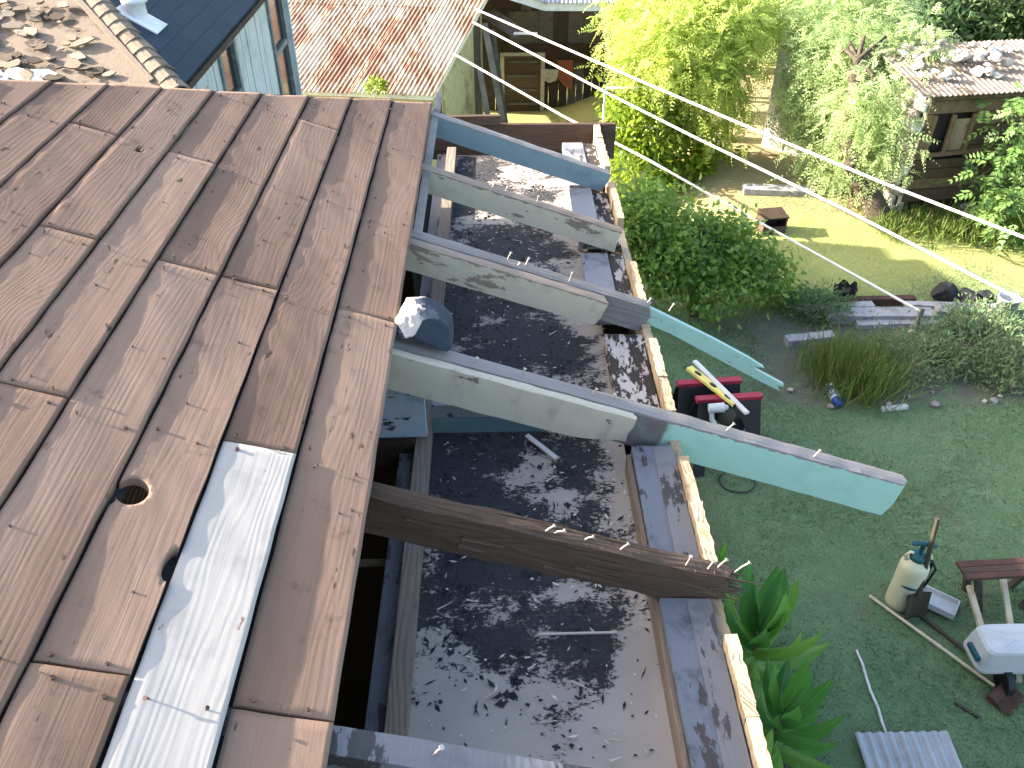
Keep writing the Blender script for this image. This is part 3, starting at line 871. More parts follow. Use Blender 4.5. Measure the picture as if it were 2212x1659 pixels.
br.inputs['Scale'].default_value = 1.0; br.inputs['Brick Width'].default_value = 0.30; br.inputs['Row Height'].default_value = 0.14
br.inputs['Mortar Size'].default_value = 0.006
br.inputs['Color1'].default_value = (0.026, 0.044, 0.060, 1); br.inputs['Color2'].default_value = (0.034, 0.055, 0.074, 1); br.inputs['Mortar'].default_value = (0.019, 0.031, 0.042, 1)
gr = t.noise(o, 160.0, 3.0, 0.7)
M['shingle'] = t.done(t.mix(t.m('MULTIPLY', gr, 0.6), br.outputs[0], (0.016, 0.028, 0.040)), 0.9, t.bump(t.m('ADD', gr, t.m('MULTIPLY', br.outputs[1], -2.0)), 0.6, 0.006), 0.2)
t = NT('shingle_tan')  # tan shingle, sunlit warmth put into its colour
o = t.obj()
gr = t.noise(o, 120.0, 4.0, 0.7)
c = t.mix(gr, (0.15, 0.115, 0.085), (0.31, 0.25, 0.19))
c = t.mix(t.step(t.noise(o, 2.2, 6.0, 0.7), 0.52, 0.66), c, (0.085, 0.068, 0.055))
M['shingle_tan'] = t.done(c, 0.95, t.bump(t.m('ADD', gr, t.noise(o, 14.0, 5.0, 0.7)), 0.8, 0.012), 0.15)

plain('torn_dark', (0.10, 0.075, 0.055), 0.9, var=.5)
plain('shed_brown', (0.16, 0.105, 0.062), 0.9, var=.4, dirt=(0.06, 0.042, 0.028), dirtamt=.6)
plain('shed_roof', (0.20, 0.165, 0.135), 0.8, var=.3, dirt=(0.11, 0.06, 0.035), dirtamt=.7, dscale=3)
plain('shed_dark', (0.075, 0.050, 0.032), 0.9, var=.4)
# ------------------------------------------------------------------ blue house on the left
C0 = at_y(388, 192, 6.3)                      # eave corner nearest us
PB = math.atan(0.606)
bh = thing('blue_house', 'pale blue plank house with a shingled hip roof at upper left', 'house', (C0.x, C0.y, 0))
bz = C0.z
HW, HL = 2.45, 4.95
tp = math.tan(PB)
def bhp(x, y, z):
    return (x, y, z)
mb = MB()                                      # slope facing right
rid = HW * tp
A_, B_, D_, E_ = (0, 0, bz), (0, HL, bz), (-HW, HL - HW, bz + rid), (-HW, HW, bz + rid)
def slab(name, quad, mat, th=0.06, sub=None):
    vs = [Vector(q) for q in quad]
    n = (vs[1] - vs[0]).cross(vs[2] - vs[0]).normalized()
    if n.z < 0:
        n = -n
    # local frame so the shingle courses run along the eave
    e = (vs[1] - vs[0]).normalized(); up = n.cross(e)
    fr = Matrix((e, up, n)).transposed().to_4x4()
    fr.translation = vs[0]
    inv = fr.inverted()
    lv = [inv @ v for v in vs]
    mb = MB(); k = len(lv)
    mb.add([v for v in lv] + [v - Vector((0, 0, th)) for v in lv], [tuple(range(k)), tuple(reversed(range(k, 2 * k)))] + [(i, k + i, k + (i + 1) % k, (i + 1) % k) for i in range(k)])
    o = mb.build(name, mat, bh)
    o.matrix_local = fr
    return o
sl_r = slab('roof_slope', (A_, B_, D_, E_), M['shingle'])
sl_f = slab('roof_slope', ((-2 * HW, 0, bz), A_, E_), M['shingle_tan'])
slab('roof_slope', ((-2 * HW, HL, bz), (-2 * HW, 0, bz), E_, D_), M['shingle'])
slab('roof_slope', (B_, (-2 * HW, HL, bz), D_), M['shingle'])
# hip caps
hd = Vector((-1, 1, tp)); hl = hd.length; hd.normalize()
nh = 22
q_ = random.Random(3)
for i in range(nh):
    p = Vector(A_) + hd * (0.06 + 0.118 * i)
    sdv = Vector((1, 1, 0)).normalized()
    upv = hd.cross(sdv).normalized()
    if upv.z < 0: upv = -upv
    vs = []
    wd2 = 0.125 + q_.uniform(-.012, .012)
    for s_, lift in ((-0.05, 0.028), (0.135, 0.012)):
        for k in range(7):
            a = (k / 6.0 - 0.5) * 2
            vs.append(p + hd * s_ + sdv * (a * wd2) + upv * (lift - 0.085 * abs(a) ** 1.7 * (1 + q_.uniform(-.06, .06))))
    fs = [(k, k + 1, k + 8, k + 7) for k in range(6)]
    vs2 = [v - upv * 0.014 for v in vs]
    mb = MB(); mb.add(vs + vs2, fs + [tuple(14 + j for j in reversed(f_)) for f_ in fs] + [(k + 1, k, 14 + k, 15 + k) for k in range(6)] + [(0, 7, 21, 14), (13, 6, 20, 27)], smooth=False)
    mb.build('hip_cap', M['shingle_tan'], bh)
# a pale batten beside the caps
pa = Vector(A_) + Vector((-0.21, 0.05, 0.045)); pb_ = Vector(A_) + hd * 2.6 + Vector((-0.21, 0.05, 0.045))
mb = MB(); mb.bar(pa, pb_, 0.04, 0.02, (0, -0.5, 1)); mb.build('hip_batten', M['shingle_tan'], bh)
# torn shingles on the slope facing us
nf = Vector((0, -math.sin(PB), math.cos(PB)))
upf = Vector((0, math.cos(PB), math.sin(PB)))
def on_front(x, s_):
    return Vector((x, 0, bz)) + upf * s_
q_ = random.Random(9)
for i in range(300):
    s_ = q_.uniform(0.03, 1.6); x_ = -0.36 - s_ * 0.75 - q_.random() ** 0.8 * 1.9
    sz = q_.uniform(0.018, 0.085)
    poly = [(sz * (0.7 + 0.5 * q_.random()) * math.cos(a), 0.5 * sz * (0.7 + 0.6 * q_.random()) * math.sin(a)) for a in [k * 2 * PI / 7 for k in range(7)]]
    tilt = Matrix.Rotation(q_.uniform(-.22, .12), 3, 'X') @ Matrix.Rotation(q_.uniform(-.14, .14), 3, 'Y') @ Matrix.Rotation(q_.uniform(-.5, .5), 3, 'Z')
    fr = Matrix((Vector((1, 0, 0)), upf, nf)).transposed()
    mb = MB(); mb.prism(poly, 0.012, (on_front(x_, s_) + nf * q_.uniform(0.004, 0.03), fr @ tilt @ Vector((1, 0, 0)), fr @ tilt @ Vector((0, 1, 0)), fr @ tilt @ Vector((0, 0, 1))))
    mb.build('torn_shingle', M[q_.choice(['shingle_tan', 'shingle_tan', 'bark_pale', 'bark', 'torn_dark'])], bh)
# bare patch and grey metal strip low on that slope
for (x0, s0, w_, h_, mt, an) in ((-1.72, 0.62, 0.62, 0.24, 'whitewash', -.25), (-2.05, 0.30, 0.9, 0.20, 'white_fascia', -.35), (-1.10, 0.12, 0.40, 0.12, 'whitewash', -.1), (-1.55, 0.15, 0.62, 0.20, 'white_fascia', -.30)):
    rot = Matrix.Rotation(an, 3, 'Z'); fr = Matrix((Vector((1, 0, 0)), upf, nf)).transposed()
    poly = [(-w_/2, -h_/2 * .5), (-w_ * .2, -h_/2), (w_ * .35, -h_ * .4), (w_/2, 0.02), (w_ * .3, h_ * .45), (-w_ * .1, h_ * .3), (-w_ * .4, h_/2)]
    mb = MB(); mb.prism(poly, 0.02, (on_front(x0, s0) + nf * 0.012, fr @ rot @ Vector((1, 0, 0)), fr @ rot @ Vector((0, 1, 0)), nf))
    mb.build('bare_patch', M[mt], bh)
# vent on the shaded slope
vp = at_y(292, 10, 7.1) - C0; vp = Vector((vp.x, vp.y, bz - vp.x * tp))
mb = MB(); mb.lathe([(0.075, -.08), (0.075, .09), (0.10, .10), (0.10, .13), (0.0, .15)], 12, c=(vp.x, vp.y, vp.z + 0.02)); mb.build('roof_vent', M['white_fascia'], bh)
mb = MB(); mb.box((vp.x + 0.02, vp.y, vp.z), (0.34, 0.26, 0.012), Matrix.Rotation(PB, 3, 'Y')); mb.build('vent_flashing', M['white_fascia'], bh)
# fascia along the right eave, wall planks, windows, end wall
mb = MB(); mb.box((-0.012, HL / 2, bz - 0.062), (0.024, HL, 0.05)); mb.build('eave_fascia', M['dark_plank'], bh)
WX = -0.36
wy0, wy1 = 0.30, at_y(614, 0, 13.9).y - C0.y
wallx = C0.x + WX
# far corner of the wall: where the sight line meets the wall plane
w_ = sight(614, 5); tt = (wallx - EYE.x) / w_.x; wy1 = (EYE + w_ * tt).y - C0.y
def wall_y(px, py):
    w = sight(px, py); return (EYE + w * ((wallx - EYE.x) / w.x)) - Vector((0, C0.y, 0))
win = []
for (pl, pr, pt, pb2) in ((468, 505, 96, 230), (566, 598, -60, 200)):
    a = wall_y(pl, pt + 20); b = wall_y(pr, pt + 20); c_ = wall_y((pl + pr) / 2 + 12, pb2)
    win.append((a.y, b.y, max(0.6, c_.z - 0.5), a.z))
yy = wy0
q_ = random.Random(4)
while yy < wy1 - 0.02:
    w2 = min(0.11, wy1 - yy)
    segs = [(0.35, bz - 0.02)]
    for (ya, yb, za, zb) in win:
        if ya < yy + w2 / 2 < yb:
            segs = [(0.35, za), (zb, bz - 0.02)] if zb < bz - 0.1 else [(0.35, za)]
    for (za, zb) in segs:
        mb = MB(); mb.box((WX - 0.012 + q_.uniform(-.004, .004), yy + w2 / 2, (za + zb) / 2), (0.024, w2 - 0.008, zb - za)); mb.build('wall_plank', M['blue_siding'], bh)
    yy += w2
mb = MB(); mb.box((WX - 0.05, (wy0 + wy1) / 2, bz / 2 + .15), (0.03, wy1 - wy0, bz - .35)); mb.build('wall_core', M['grey_plank'], bh)
for (ya, yb, za, zb) in win:
    mb = MB(); mb.box((WX - 0.022, (ya + yb) / 2, (za + zb) / 2), (0.012, yb - ya, zb - za)); wn = mb.build('window', M['window_dark'], bh)
    fr = MB()
    for s_ in (ya, yb):
        fr.box((WX + 0.004, s_, (za + zb) / 2), (0.05, 0.07, zb - za + .07))
    for s_ in (za, zb, za + (zb - za) * 0.5):
        fr.box((WX + 0.002, (ya + yb) / 2, s_), (0.045, yb - ya, 0.06))
    fr.build('window_frame', M['trim_weathered'], wn)
mb = MB(); mb.box((WX - 2.4, wy0 + .02, bz / 2), (4.8, 0.04, bz - 0.05)); mb.build('wall', M['blue_siding'], bh)
mb = MB(); mb.box((WX - 2.4, wy1 - .02, bz / 2), (4.8, 0.04, bz - 0.05)); mb.build('wall', M['blue_siding'], bh)
mb = MB(); mb.box((-2 * HW + .4, (wy0 + wy1) / 2, bz / 2), (0.04, wy1 - wy0, bz - 0.05)); mb.build('wall', M['blue_siding'], bh)
mb = MB(); mb.box((WX + 0.02, wy1 - 0.01, bz / 2), (0.06, 0.05, bz - 0.1)); mb.build('corner_board', M['blue_siding'], bh)
mb = MB(); mb.box((WX - 2.4, -0.48, (bz - .22) / 2), (4.8, 1.55, bz - .22)); mb.build('shade_block_wall', M['blue_siding'], bh)  # unseen annex added to shade the lawn between the houses
mb = MB(); mb.box((WX - 2.4, -0.50, bz - .19), (5.0, 1.70, .03)); mb.build('shade_block_roof', M['shingle'], bh)
# dark upright wedge-shaped panel at the far corner
p = wall_y(628, 160)
tk = thing('dark_panel', 'dark wedge-shaped panel at the far corner of the blue house', 'sheet', (wallx + 0.08, p.y + C0.y + 0.10, 0))
mb = MB(); mb.prism([(0, 0), (0.42, 0), (0.42, p.z + .12), (0.22, p.z + .10), (0.0, p.z - 0.25)], 0.02, ((0, 0, ground_z(wallx, p.y + C0.y)), (1, 0, 0), (0, 0, 1), (0, 1, 0)))
mb.build('sheet', M['black_flake'], tk)

# ------------------------------------------------------------------ rusty iron shed
Er = at_y(932, 204, 13.4)
El = EYE + sight(640, 192) * ((Er.z - CAM_Z) / sight(640, 192).z)
ex_ = (El - Er); ex_.z = 0; ex_.normalize()                      # along the eave to the left
El = Er + ex_ * 4.6
Rr = at_y(1052, -14, 16.2)
up_ = Rr - Er
bk = Vector((up_.x, up_.y, 0))
gz0 = -0.9
sh = thing('rusty_shed', 'low shed with a rust-streaked corrugated iron roof and peeling cream walls', 'shed', (Er.x, Er.y, gz0))
def loc(p):
    return p - Vector((Er.x, Er.y, gz0))
nrm = ex_.cross(up_).normalized()
if nrm.z < 0: nrm = -nrm
SW = 0.66
q_ = random.Random(6)
def sheet(u0, w, s0, s1, lift, parent, mat, base, eu, eup, n_, name='roof_sheet', pitch=0.076, amp=0.010):
    k = int(w / pitch * 6); vs = []
    for s_ in (s0, s1):
        for i in range(k + 1):
            a = w * i / k
            vs.append(base + eu * (u0 + a) + eup * s_ + n_ * (lift + amp * math.sin(2 * PI * a / pitch)))
    m_ = k + 1
    mb = MB()
    mb.add(vs + [v - n_ * 0.002 for v in vs], [(i, i + 1, m_ + i + 1, m_ + i) for i in range(k)] + [tuple(2 * m_ + j for j in (m_ + i, m_ + i + 1, i + 1, i)) for i in range(k)] + [(i + 1, i, 2 * m_ + i, 2 * m_ + i + 1) for i in range(k)], smooth=False)
    return mb.build(name, mat, parent)
for i in range(7):
    sheet(i * SW - 0.05, SW + 0.06, -0.02 + q_.uniform(-.02, .01), 0.86, 0.012 + 0.003 * (i % 2), sh, M['rusty_iron'], loc(Er), ex_, up_, nrm)
    sheet(i * SW - 0.05, SW + 0.06, 0.82, 1.02, 0.022 + 0.003 * (i % 2), sh, M['rusty_iron'], loc(Er), ex_, up_, nrm)
# ridge cap, the far slope, eave board
mb = MB(); mb.bar(loc(Rr) - ex_ * 0.06 + nrm * .03, loc(Rr) + ex_ * 4.6 + nrm * .03, 0.22, 0.02, nrm); mb.build('ridge_cap', M['white_fascia'], sh)
mb = MB(); mb.add([loc(Rr), loc(Rr) + ex_ * 4.6, loc(Rr) + ex_ * 4.6 + bk * .9 - Vector((0, 0, .7)), loc(Rr) + bk * .9 - Vector((0, 0, .7))], [(0, 1, 2, 3)]); mb.build('rear_slope', M['rusty_iron'], sh)
mb = MB(); mb.bar(loc(Er) - ex_ * 0.02 - nrm * .045, loc(El) - nrm * .045, 0.03, 0.09); mb.build('eave_board', M['whitewash'], sh)
mb = MB(); mb.bar(loc(Er) - ex_ * 0.03 - nrm * .03, loc(Rr) - ex_ * 0.03 - nrm * .03, 0.025, 0.08, nrm); mb.build('rake_board', M['whitewash'], sh)
# right-hand wall (cream, with a dark doorway) and front wall
ein = ex_ * 0.12
A = loc(Er) + ein + bk * 0.06; B = loc(Rr) + ein - bk * 0.0
hA, hB = A.z - 0.06, B.z - 0.06
wd_ = (Vector((B.x, B.y, 0)) - Vector((A.x, A.y, 0))); wl_ = wd_.length; wd_.normalize()
def wallpoly(a, b, z0, z1a, z1b, mat, off=0.0, nm='wall'):
    mb = MB(); mb.prism([(a, z0), (b, z0), (b, z1b), (a, z1a)], 0.05, (Vector((A.x, A.y, 0)) + ex_ * off, wd_, (0, 0, 1), ex_), 0); return mb.build(nm, mat, sh)
def hz(a):
    return hA + (hB - hA) * a / wl_
for a, b in ((0, 0.35), (0.75, 2.3)):
    wallpoly(a, b, 0, hz(a), hz(b), M['cream_plaster'])
wallpoly(0.35, 0.75, 1.55, hz(.35), hz(.75), M['cream_plaster'])
wallpoly(0.35, 0.75, 0, 1.55, 1.55, M['dark_plank'], 0.06, 'doorway')
wallpoly(0.33, 0.36, 0, 1.55, 1.55, M['pale_frame'], -0.02, 'door_jamb')
wallpoly(2.3, wl_, 0, hz(2.3), hz(wl_), M['grey_plank'], 0.02)
mb = MB(); fa = loc(Er) + bk * 0.06 + ein; mb.prism([(0, 0), (4.3, 0), (4.3, fa.z - .08), (0, fa.z - .08)], 0.05, (Vector((fa.x, fa.y, 0)), ex_, (0, 0, 1), -bk.normalized())); mb.build('wall', M['cream_plaster'], sh)
mb = MB(); fa = loc(Rr) + ein; mb.prism([(0, 0), (4.3, 0), (4.3, fa.z - .08), (0, fa.z - .08)], 0.05, (Vector((fa.x, fa.y, 0)), ex_, (0, 0, 1), bk.normalized())); mb.build('wall', M['cream_plaster'], sh)
# weeds growing on its gutter
# (added with the other plants)
# boards leaning on the cream wall
for i, (pxa, pya, pxb, pyb, w_, Y_, lb) in enumerate(((1046, 50, 1085, 255, 0.11, 15.6, 'longest grey board leaning on the cream shed wall'), (1064, 62, 1092, 262, 0.085, 15.75, 'dark grey board leaning beside the longest one at the cream shed'), (1036, 150, 1056, 262, 0.10, 15.3, 'short grey board leaning at the edge of the cream shed wall'))):
    b_ = at_y(pxb, pyb, Y_); a_ = at_y(pxa, pya, Y_ + 0.35)
    k_ = (gz0 - b_.z) / (a_.z - b_.z) if a_.z != b_.z else 0
    b2 = b_ + (a_ - b_) * k_
    mb = MB(); mb.bar(b2, a_, w_, 0.025, (0.2, -1, 0.2))
    tag(mb.build('leaning_board', M['grey_plank'] if i == 1 else M['grey_wood']), lb, 'board', 'boards leaning at the cream shed')

# ------------------------------------------------------------------ dark open porch behind
YB = 18.0
po = thing('porch_building', 'dark weathered outbuilding with an open porch behind the rusty shed', 'building', (0.6, YB, gz0))
def pl(px, py, Y):
    return at_y(px, py, Y) - Vector((0.6, YB, gz0))
q_ = random.Random(8)
px = 1020
x0 = pl(960, 100, YB).x; x1 = pl(1560, 100, YB).x
xx = x0
while xx < x1:
    w2 = q_.uniform(0.14, 0.22)
    mb = MB(); mb.box((xx + w2 / 2, 0.06 + q_.uniform(-.015, .015), 1.2), (w2 - 0.008, 0.03, 2.4)); mb.build('wall_plank', M[q_.choice(['dark_plank', 'dark_plank', 'grey_plank'])], po)
    xx += w2
# upper band (lighter boards), red-brown lintel, door frame, orange panel, pale cloths
a = pl(1100, 25, YB); b = pl(1320, 95, YB)
for k in range(7):
    w2 = (b.x - a.x) / 7
    mb = MB(); mb.box((a.x + w2 * (k + .5), 0.02, (a.z + b.z) / 2), (w2 - .01, 0.03, a.z - b.z)); mb.build('upper_panel', M['grey_plank'] if k not in (3,) else M['dark_plank'], po)
a = pl(1085, 95, YB); b = pl(1270, 135, YB)
mb = MB(); mb.box(((a.x + b.x) / 2, 0.0, (a.z + b.z) / 2), (b.x - a.x, 0.05, a.z - b.z)); mb.build('lintel', M['dark_wood'], po)
a = pl(1088, 122, YB - .1); b = pl(1165, 380, YB - .1)
dr = MB(); dr.box(((a.x + b.x) / 2, -0.03, (a.z + 0) / 2), (b.x - a.x, 0.04, a.z)); door = dr.build('door', M['brown_wood'], po)
for k in range(4):
    mb = MB(); mb.box(((a.x + b.x) / 2, -0.065, a.z * (0.15 + 0.25 * k)), ((b.x - a.x) * .8, 0.03, 0.05)); mb.build('door_rail', M['grey_plank'], door)
mb = MB()
for s_ in (a.x - .03, b.x + .03):
    mb.box((s_, -0.05, a.z / 2), (0.08, 0.06, a.z))
mb.box(((a.x + b.x) / 2, -0.05, a.z + .03), (b.x - a.x + .14, 0.06, 0.06)); mb.build('door_frame', M['pale_frame'], po)
a = pl(1205, 132, YB - .15); b = pl(1236, 200, YB - .15)
mb = MB(); mb.prism([(0, a.z), (b.x - a.x, a.z), (b.x - a.x, b.z), ((b.x - a.x) * .5, b.z + .12), (0, b.z + .3)], 0.03, ((a.x, -0.10, 0), (1, 0, 0), (0, 0, 1), (0, 1, 0))); mb.build('red_panel', M['red_panel'], po)
a = pl(1168, 150, YB - .15); b = pl(1206, 180, YB - .15)
mb = MB(); mb.prism([(0, a.z), (b.x - a.x, a.z - .02), ((b.x - a.x) * .9, b.z + .05), ((b.x - a.x) * .5, b.z), (0.02, b.z + .08)], 0.02, ((a.x, -0.12, 0), (1, 0, 0), (0, 0, 1), (0, 1, 0))); mb.build('cloth_panel', M['pale_frame'], po)
# roof: fascia and sheets, posts
fa = pl(1040, -30, 15.6); fb = pl(1176, 14, 16.0); fc = pl(1560, 16, 16.0)
mb = MB(); mb.bar(fb, fc, 0.03, 0.14); mb.build('fascia', M['white_fascia'], po)
mb = MB(); mb.bar(fa, fb, 0.03, 0.14); mb.build('fascia', M['white_fascia'], po)
rb = Vector((0, 2.8, 0.75))
for (p_, q2, nm) in ((fb, fc, 1), (fa, fb, 2)):
    eu = (q2 - p_); L_ = eu.length; eu.normalize(); nn = eu.cross(rb).normalized()
    if nn.z < 0: nn = -nn
    k = 0.0
    while k < L_ - .02:
        sheet(k, min(0.66, L_ - k), -0.01, 1.0, 0.08, po, M['iron_sheet'], p_, eu, rb, nn)
        k += 0.64
for px_ in (1316, 1470):
    a = pl(px_, 60, 16.4)
    mb = MB(); mb.bar((a.x, a.y, 0), (a.x, a.y, fb.z), 0.09, 0.09, (0, 1, 0)); mb.build('post', M['grey_plank'], po)
a = pl(1055, 28, 16.8); b = pl(1125, 75, 16.2)
mb = MB(); mb.bar(a, b, 0.30, 0.02, (0, -.5, 1)); mb.build('awning_sheet', M['grey_plank'], po)
a = pl(1110, 72, 16.0); b = pl(1128, 70, 16.0)
mb = MB(); mb.bar(a, a + Vector((.42, -.1, .02)), 0.12, 0.015); mb.build('pale_sheet', M['whitewash'], po)  # pale sheet beside the awning
mb = MB(); mb.box(((x0 + x1) / 2, 1.5, 1.2), (x1 - x0, 0.05, 2.4)); mb.build('rear_wall', M['dark_plank'], po)
# leaning pole, white rail by the porch
a = at_y(1304, 62, 15.9); b = at_y(1328, 165, 15.6)
b2 = b + (b - a) * ((gz0 - b.z) / (b.z - a.z))
mb = MB(); mb.tube([a, b2], 0.03, 7); tag(mb.build('leaning_pole', M['pale_frame']), 'thin grey pole leaning at the right end of the dark porch', 'pole')
p = at_y(1325, 190, 12.6); gz1 = ground_z(p.x, p.y)
rl = thing('white_rail', 'low white metal rail frame behind the bright green citrus tree', 'rail', (p.x, p.y, gz1))
mb = MB(); h_ = p.z - gz1; mb.tube([(-.12, 0, 0), (-.12, 0, h_ - .03), (-.09, 0, h_), (0.7, 0, h_), (.73, 0, h_ - .03), (.73, 0, 0)], 0.016, 7); mb.build('top_rail', M['white_fascia'], rl)
mb = MB(); mb.tube([(-.12, 0, h_ * .7), (.73, 0, h_ * .7)], 0.012, 6); mb.build('lower_rail', M['white_fascia'], rl)
# ------------------------------------------------------------------ shed on the right with stones on its roof
S0 = at_z(1935, 470, 0.0)                    # near left foot
S0 = Vector((S0.x, S0.y, 0))
zt = at_y(1915, 205, S0.y - .05).z
rs = thing('stone_roof_shed', 'dark plank shed at right with white stones piled on its iron roof', 'shed', (S0.x, S0.y, 0))
Lw = 5.2
rot_ = R(8)
ux = Vector((math.cos(rot_), math.sin(rot_), 0)); uy = Vector((-math.sin(rot_), math.cos(rot_), 0))
q_ = random.Random(2)
zz = 0.25
while zz < zt - 0.10:                        # lying boards of the front, with a window opening
    h_ = q_.uniform(0.13, 0.19)
    h_ = min(h_, zt - .04 - zz)
    if 0.95 < zz + h_ / 2 < 1.50:
        segs = [(0.0, 0.10), (0.72, Lw)]
    else:
        segs = [(0, Lw)]
    for a, b in segs:
        mb = MB(); mb.bar(ux * a + Vector((0, 0, zz + h_ / 2)) - uy * q_.uniform(0, .02), ux * b + Vector((0, 0, zz + h_ / 2)) - uy * q_.uniform(0, .02), 0.025, h_ - .012); mb.build('wall_plank', M[q_.choice(['shed_dark', 'shed_brown', 'shed_dark'])], rs)
    zz += h_
mb = MB(); mb.bar(ux * 0.0 + uy * .12 + Vector((0, 0, .9)), ux * Lw + uy * .12 + Vector((0, 0, .9)), 0.02, 1.8 - .1); mb.build('inner_wall', M['dark_plank'], rs)
mb = MB()
for a in (0.12, 0.40, 0.70):
    mb.bar(ux * a + Vector((0, 0, .94)) - uy * .02, ux * a + Vector((0, 0, 1.5)) - uy * .02, 0.05, 0.05, (0, 1, 0))
mb.bar(ux * 0.1 + Vector((0, 0, .94)) - uy * .03, ux * 2.6 + Vector((0, 0, 1.04)) - uy * .03, 0.05, 0.05)
mb.build('window_frame', M['shed_brown'], rs)
mb = MB(); mb.bar(ux * .41 + uy * .02 + Vector((0, 0, 1.2)), ux * .68 + uy * .02 + Vector((0, 0, 1.2)), 0.01, 0.44); mb.build('window_board', M['pale_wood'], rs)
# whitewashed rubble side wall, in the sun: each stone
q_ = random.Random(17)
for i in range(3):
    for k in range(11):
        h_ = zt * 0.93 / 11
        st_ = 0.30
        c_ = uy * (st_ * (i + .5) + (0.12 if k % 2 else 0)) + Vector((0, 0, h_ * (k + .5))) - ux * (0.02 + q_.uniform(0, .035))
        bm = bmesh.new(); bmesh.ops.create_icosphere(bm, subdivisions=2, radius=1)
        for v in bm.verts:
            v.co = Vector((v.co.x * .07, math.copysign(abs(v.co.y) ** .6, v.co.y) * st_ * .5, math.copysign(abs(v.co.z) ** .6, v.co.z) * h_ * .5)) * q_.uniform(.85, 1.12)
        me = bpy.data.meshes.new('stone'); bm.to_mesh(me); bm.free(); me.materials.append(M['stone_pale' if q_.random() < .5 else 'whitewash'])
        o_ = bpy.data.objects.new('stone', me); o_.location = c_; o_.rotation_euler = (q_.uniform(-.1, .1), q_.uniform(-.1, .1), rot_ + q_.uniform(-.1, .1)); link(o_, rs)
mb = MB(); mb.bar(uy * 0.02 + ux * .05 + Vector((0, 0, zt * .47)), uy * .85 + ux * .05 + Vector((0, 0, zt * .47)), 0.06, zt * .94); mb.build('side_wall', M['whitewash'], rs)
re_ = uy * 1.4 + Vector((0, 0, 0.21))
nn = ux.cross(re_).normalized()
e0 = -ux * 0.25 - uy * .18 + Vector((0, 0, zt))
k = 0
while k < Lw + .4:
    sheet(k, 0.68, 0, 1.05, 0.02, rs, M['shed_roof'], e0, ux, re_, nn); k += 0.66
def rock_mesh(name, r, seed, mat, sub=2, sq=(1, 1, .75), amp=0.22):
    q = random.Random(seed)
    bm = bmesh.new(); bmesh.ops.create_icosphere(bm, subdivisions=sub, radius=1)
    w3 = [(Vector((q.uniform(-2, 2), q.uniform(-2, 2), q.uniform(-2, 2))), q.uniform(0, 6)) for _ in range(5)]
    cuts = [(Vector((q.gauss(0, 1), q.gauss(0, 1), q.gauss(0, 1))).normalized(), q.uniform(.55, .9)) for _ in range(9)]
    for v in bm.verts:
        for cn, cd in cuts:
            ex_c = v.co.dot(cn) - cd
            if ex_c > 0: v.co -= cn * ex_c
    for v in bm.verts:
        d = sum(math.sin(v.co.dot(a) * 1.6 + b) for a, b in w3) / 5
        v.co = Vector((v.co.x * sq[0], v.co.y * sq[1], v.co.z * sq[2])) * r * (1 + amp * d + q.uniform(-.06, .06))
    me = bpy.data.meshes.new(name); bm.to_mesh(me); bm.free(); me.materials.append(mat)
    return me
q_ = random.Random(21)
for i in range(70):
    a, b = 0.15 + q_.random() * 1.75, 0.25 + q_.random() ** 0.8 * 0.65
    p = e0 + ux * a + re_ * b + nn * (0.07 + 0.05 * (i % 3))
    r_ = q_.uniform(0.03, 0.085)
    o_ = bpy.data.objects.new('roof_stone', rock_mesh('roof_stone', r_, 100 + i, M['whitewash' if i % 3 == 0 else 'stone_pale'], 2, (1.1, .9, .7), .5))
    o_.location = p + Vector((S0.x, S0.y, 0)); o_.rotation_euler = (0, 0, q_.uniform(0, 6))
    tag(link(o_), 'rough white stone in the pile on the right-hand shed roof', 'stone', 'stones piled on the shed roof')
# rubble heap at the foot of that shed
for i in range(16):
    p = at_z(2125 + q_.uniform(-45, 50), 458 + q_.uniform(-20, 22), 0.08)
    o_ = bpy.data.objects.new('rubble_stone', rock_mesh('rubble_stone', q_.uniform(0.06, 0.13), 300 + i, M['stone_pale' if i % 2 else 'stone_grey']))
    o_.location = p + Vector((0, 0, 0.05 * (i % 3))); o_.rotation_euler = (0, 0, q_.uniform(0, 6))
    tag(link(o_), 'grey rubble stone heaped at the foot of the stone-topped shed', 'stone', 'rubble at the shed foot')
# a small whitewashed outhouse half hidden in the trees
W0 = at_z(1648, 330, 0.0)
oh = thing('white_outhouse', 'small whitewashed outhouse with a rusty roof half hidden by feathery trees', 'outhouse', (W0.x + .05, W0.y + .25, 0), R(-42))
zt2 = at_y(1660, 118, W0.y).z
mb = MB(); mb.box((0.42, 0.5, zt2 / 2), (0.90, 0.95, zt2)); mb.build('wall', M['whitewash'], oh)
mb = MB(); mb.box((0.22, 0.02, zt2 * .42), (0.26, 0.03, zt2 * .8)); mb.build('door', M['pale_frame'], oh)
for k in range(2):
    sheet(k * .5 - .04, .54, -0.06, 1.0, 0.03, oh, M['rusty_iron'], Vector((0, 0, zt2 + .02)), Vector((1, 0, 0)), Vector((0, 1.05, .16)), Vector((0, -.15, .99)))
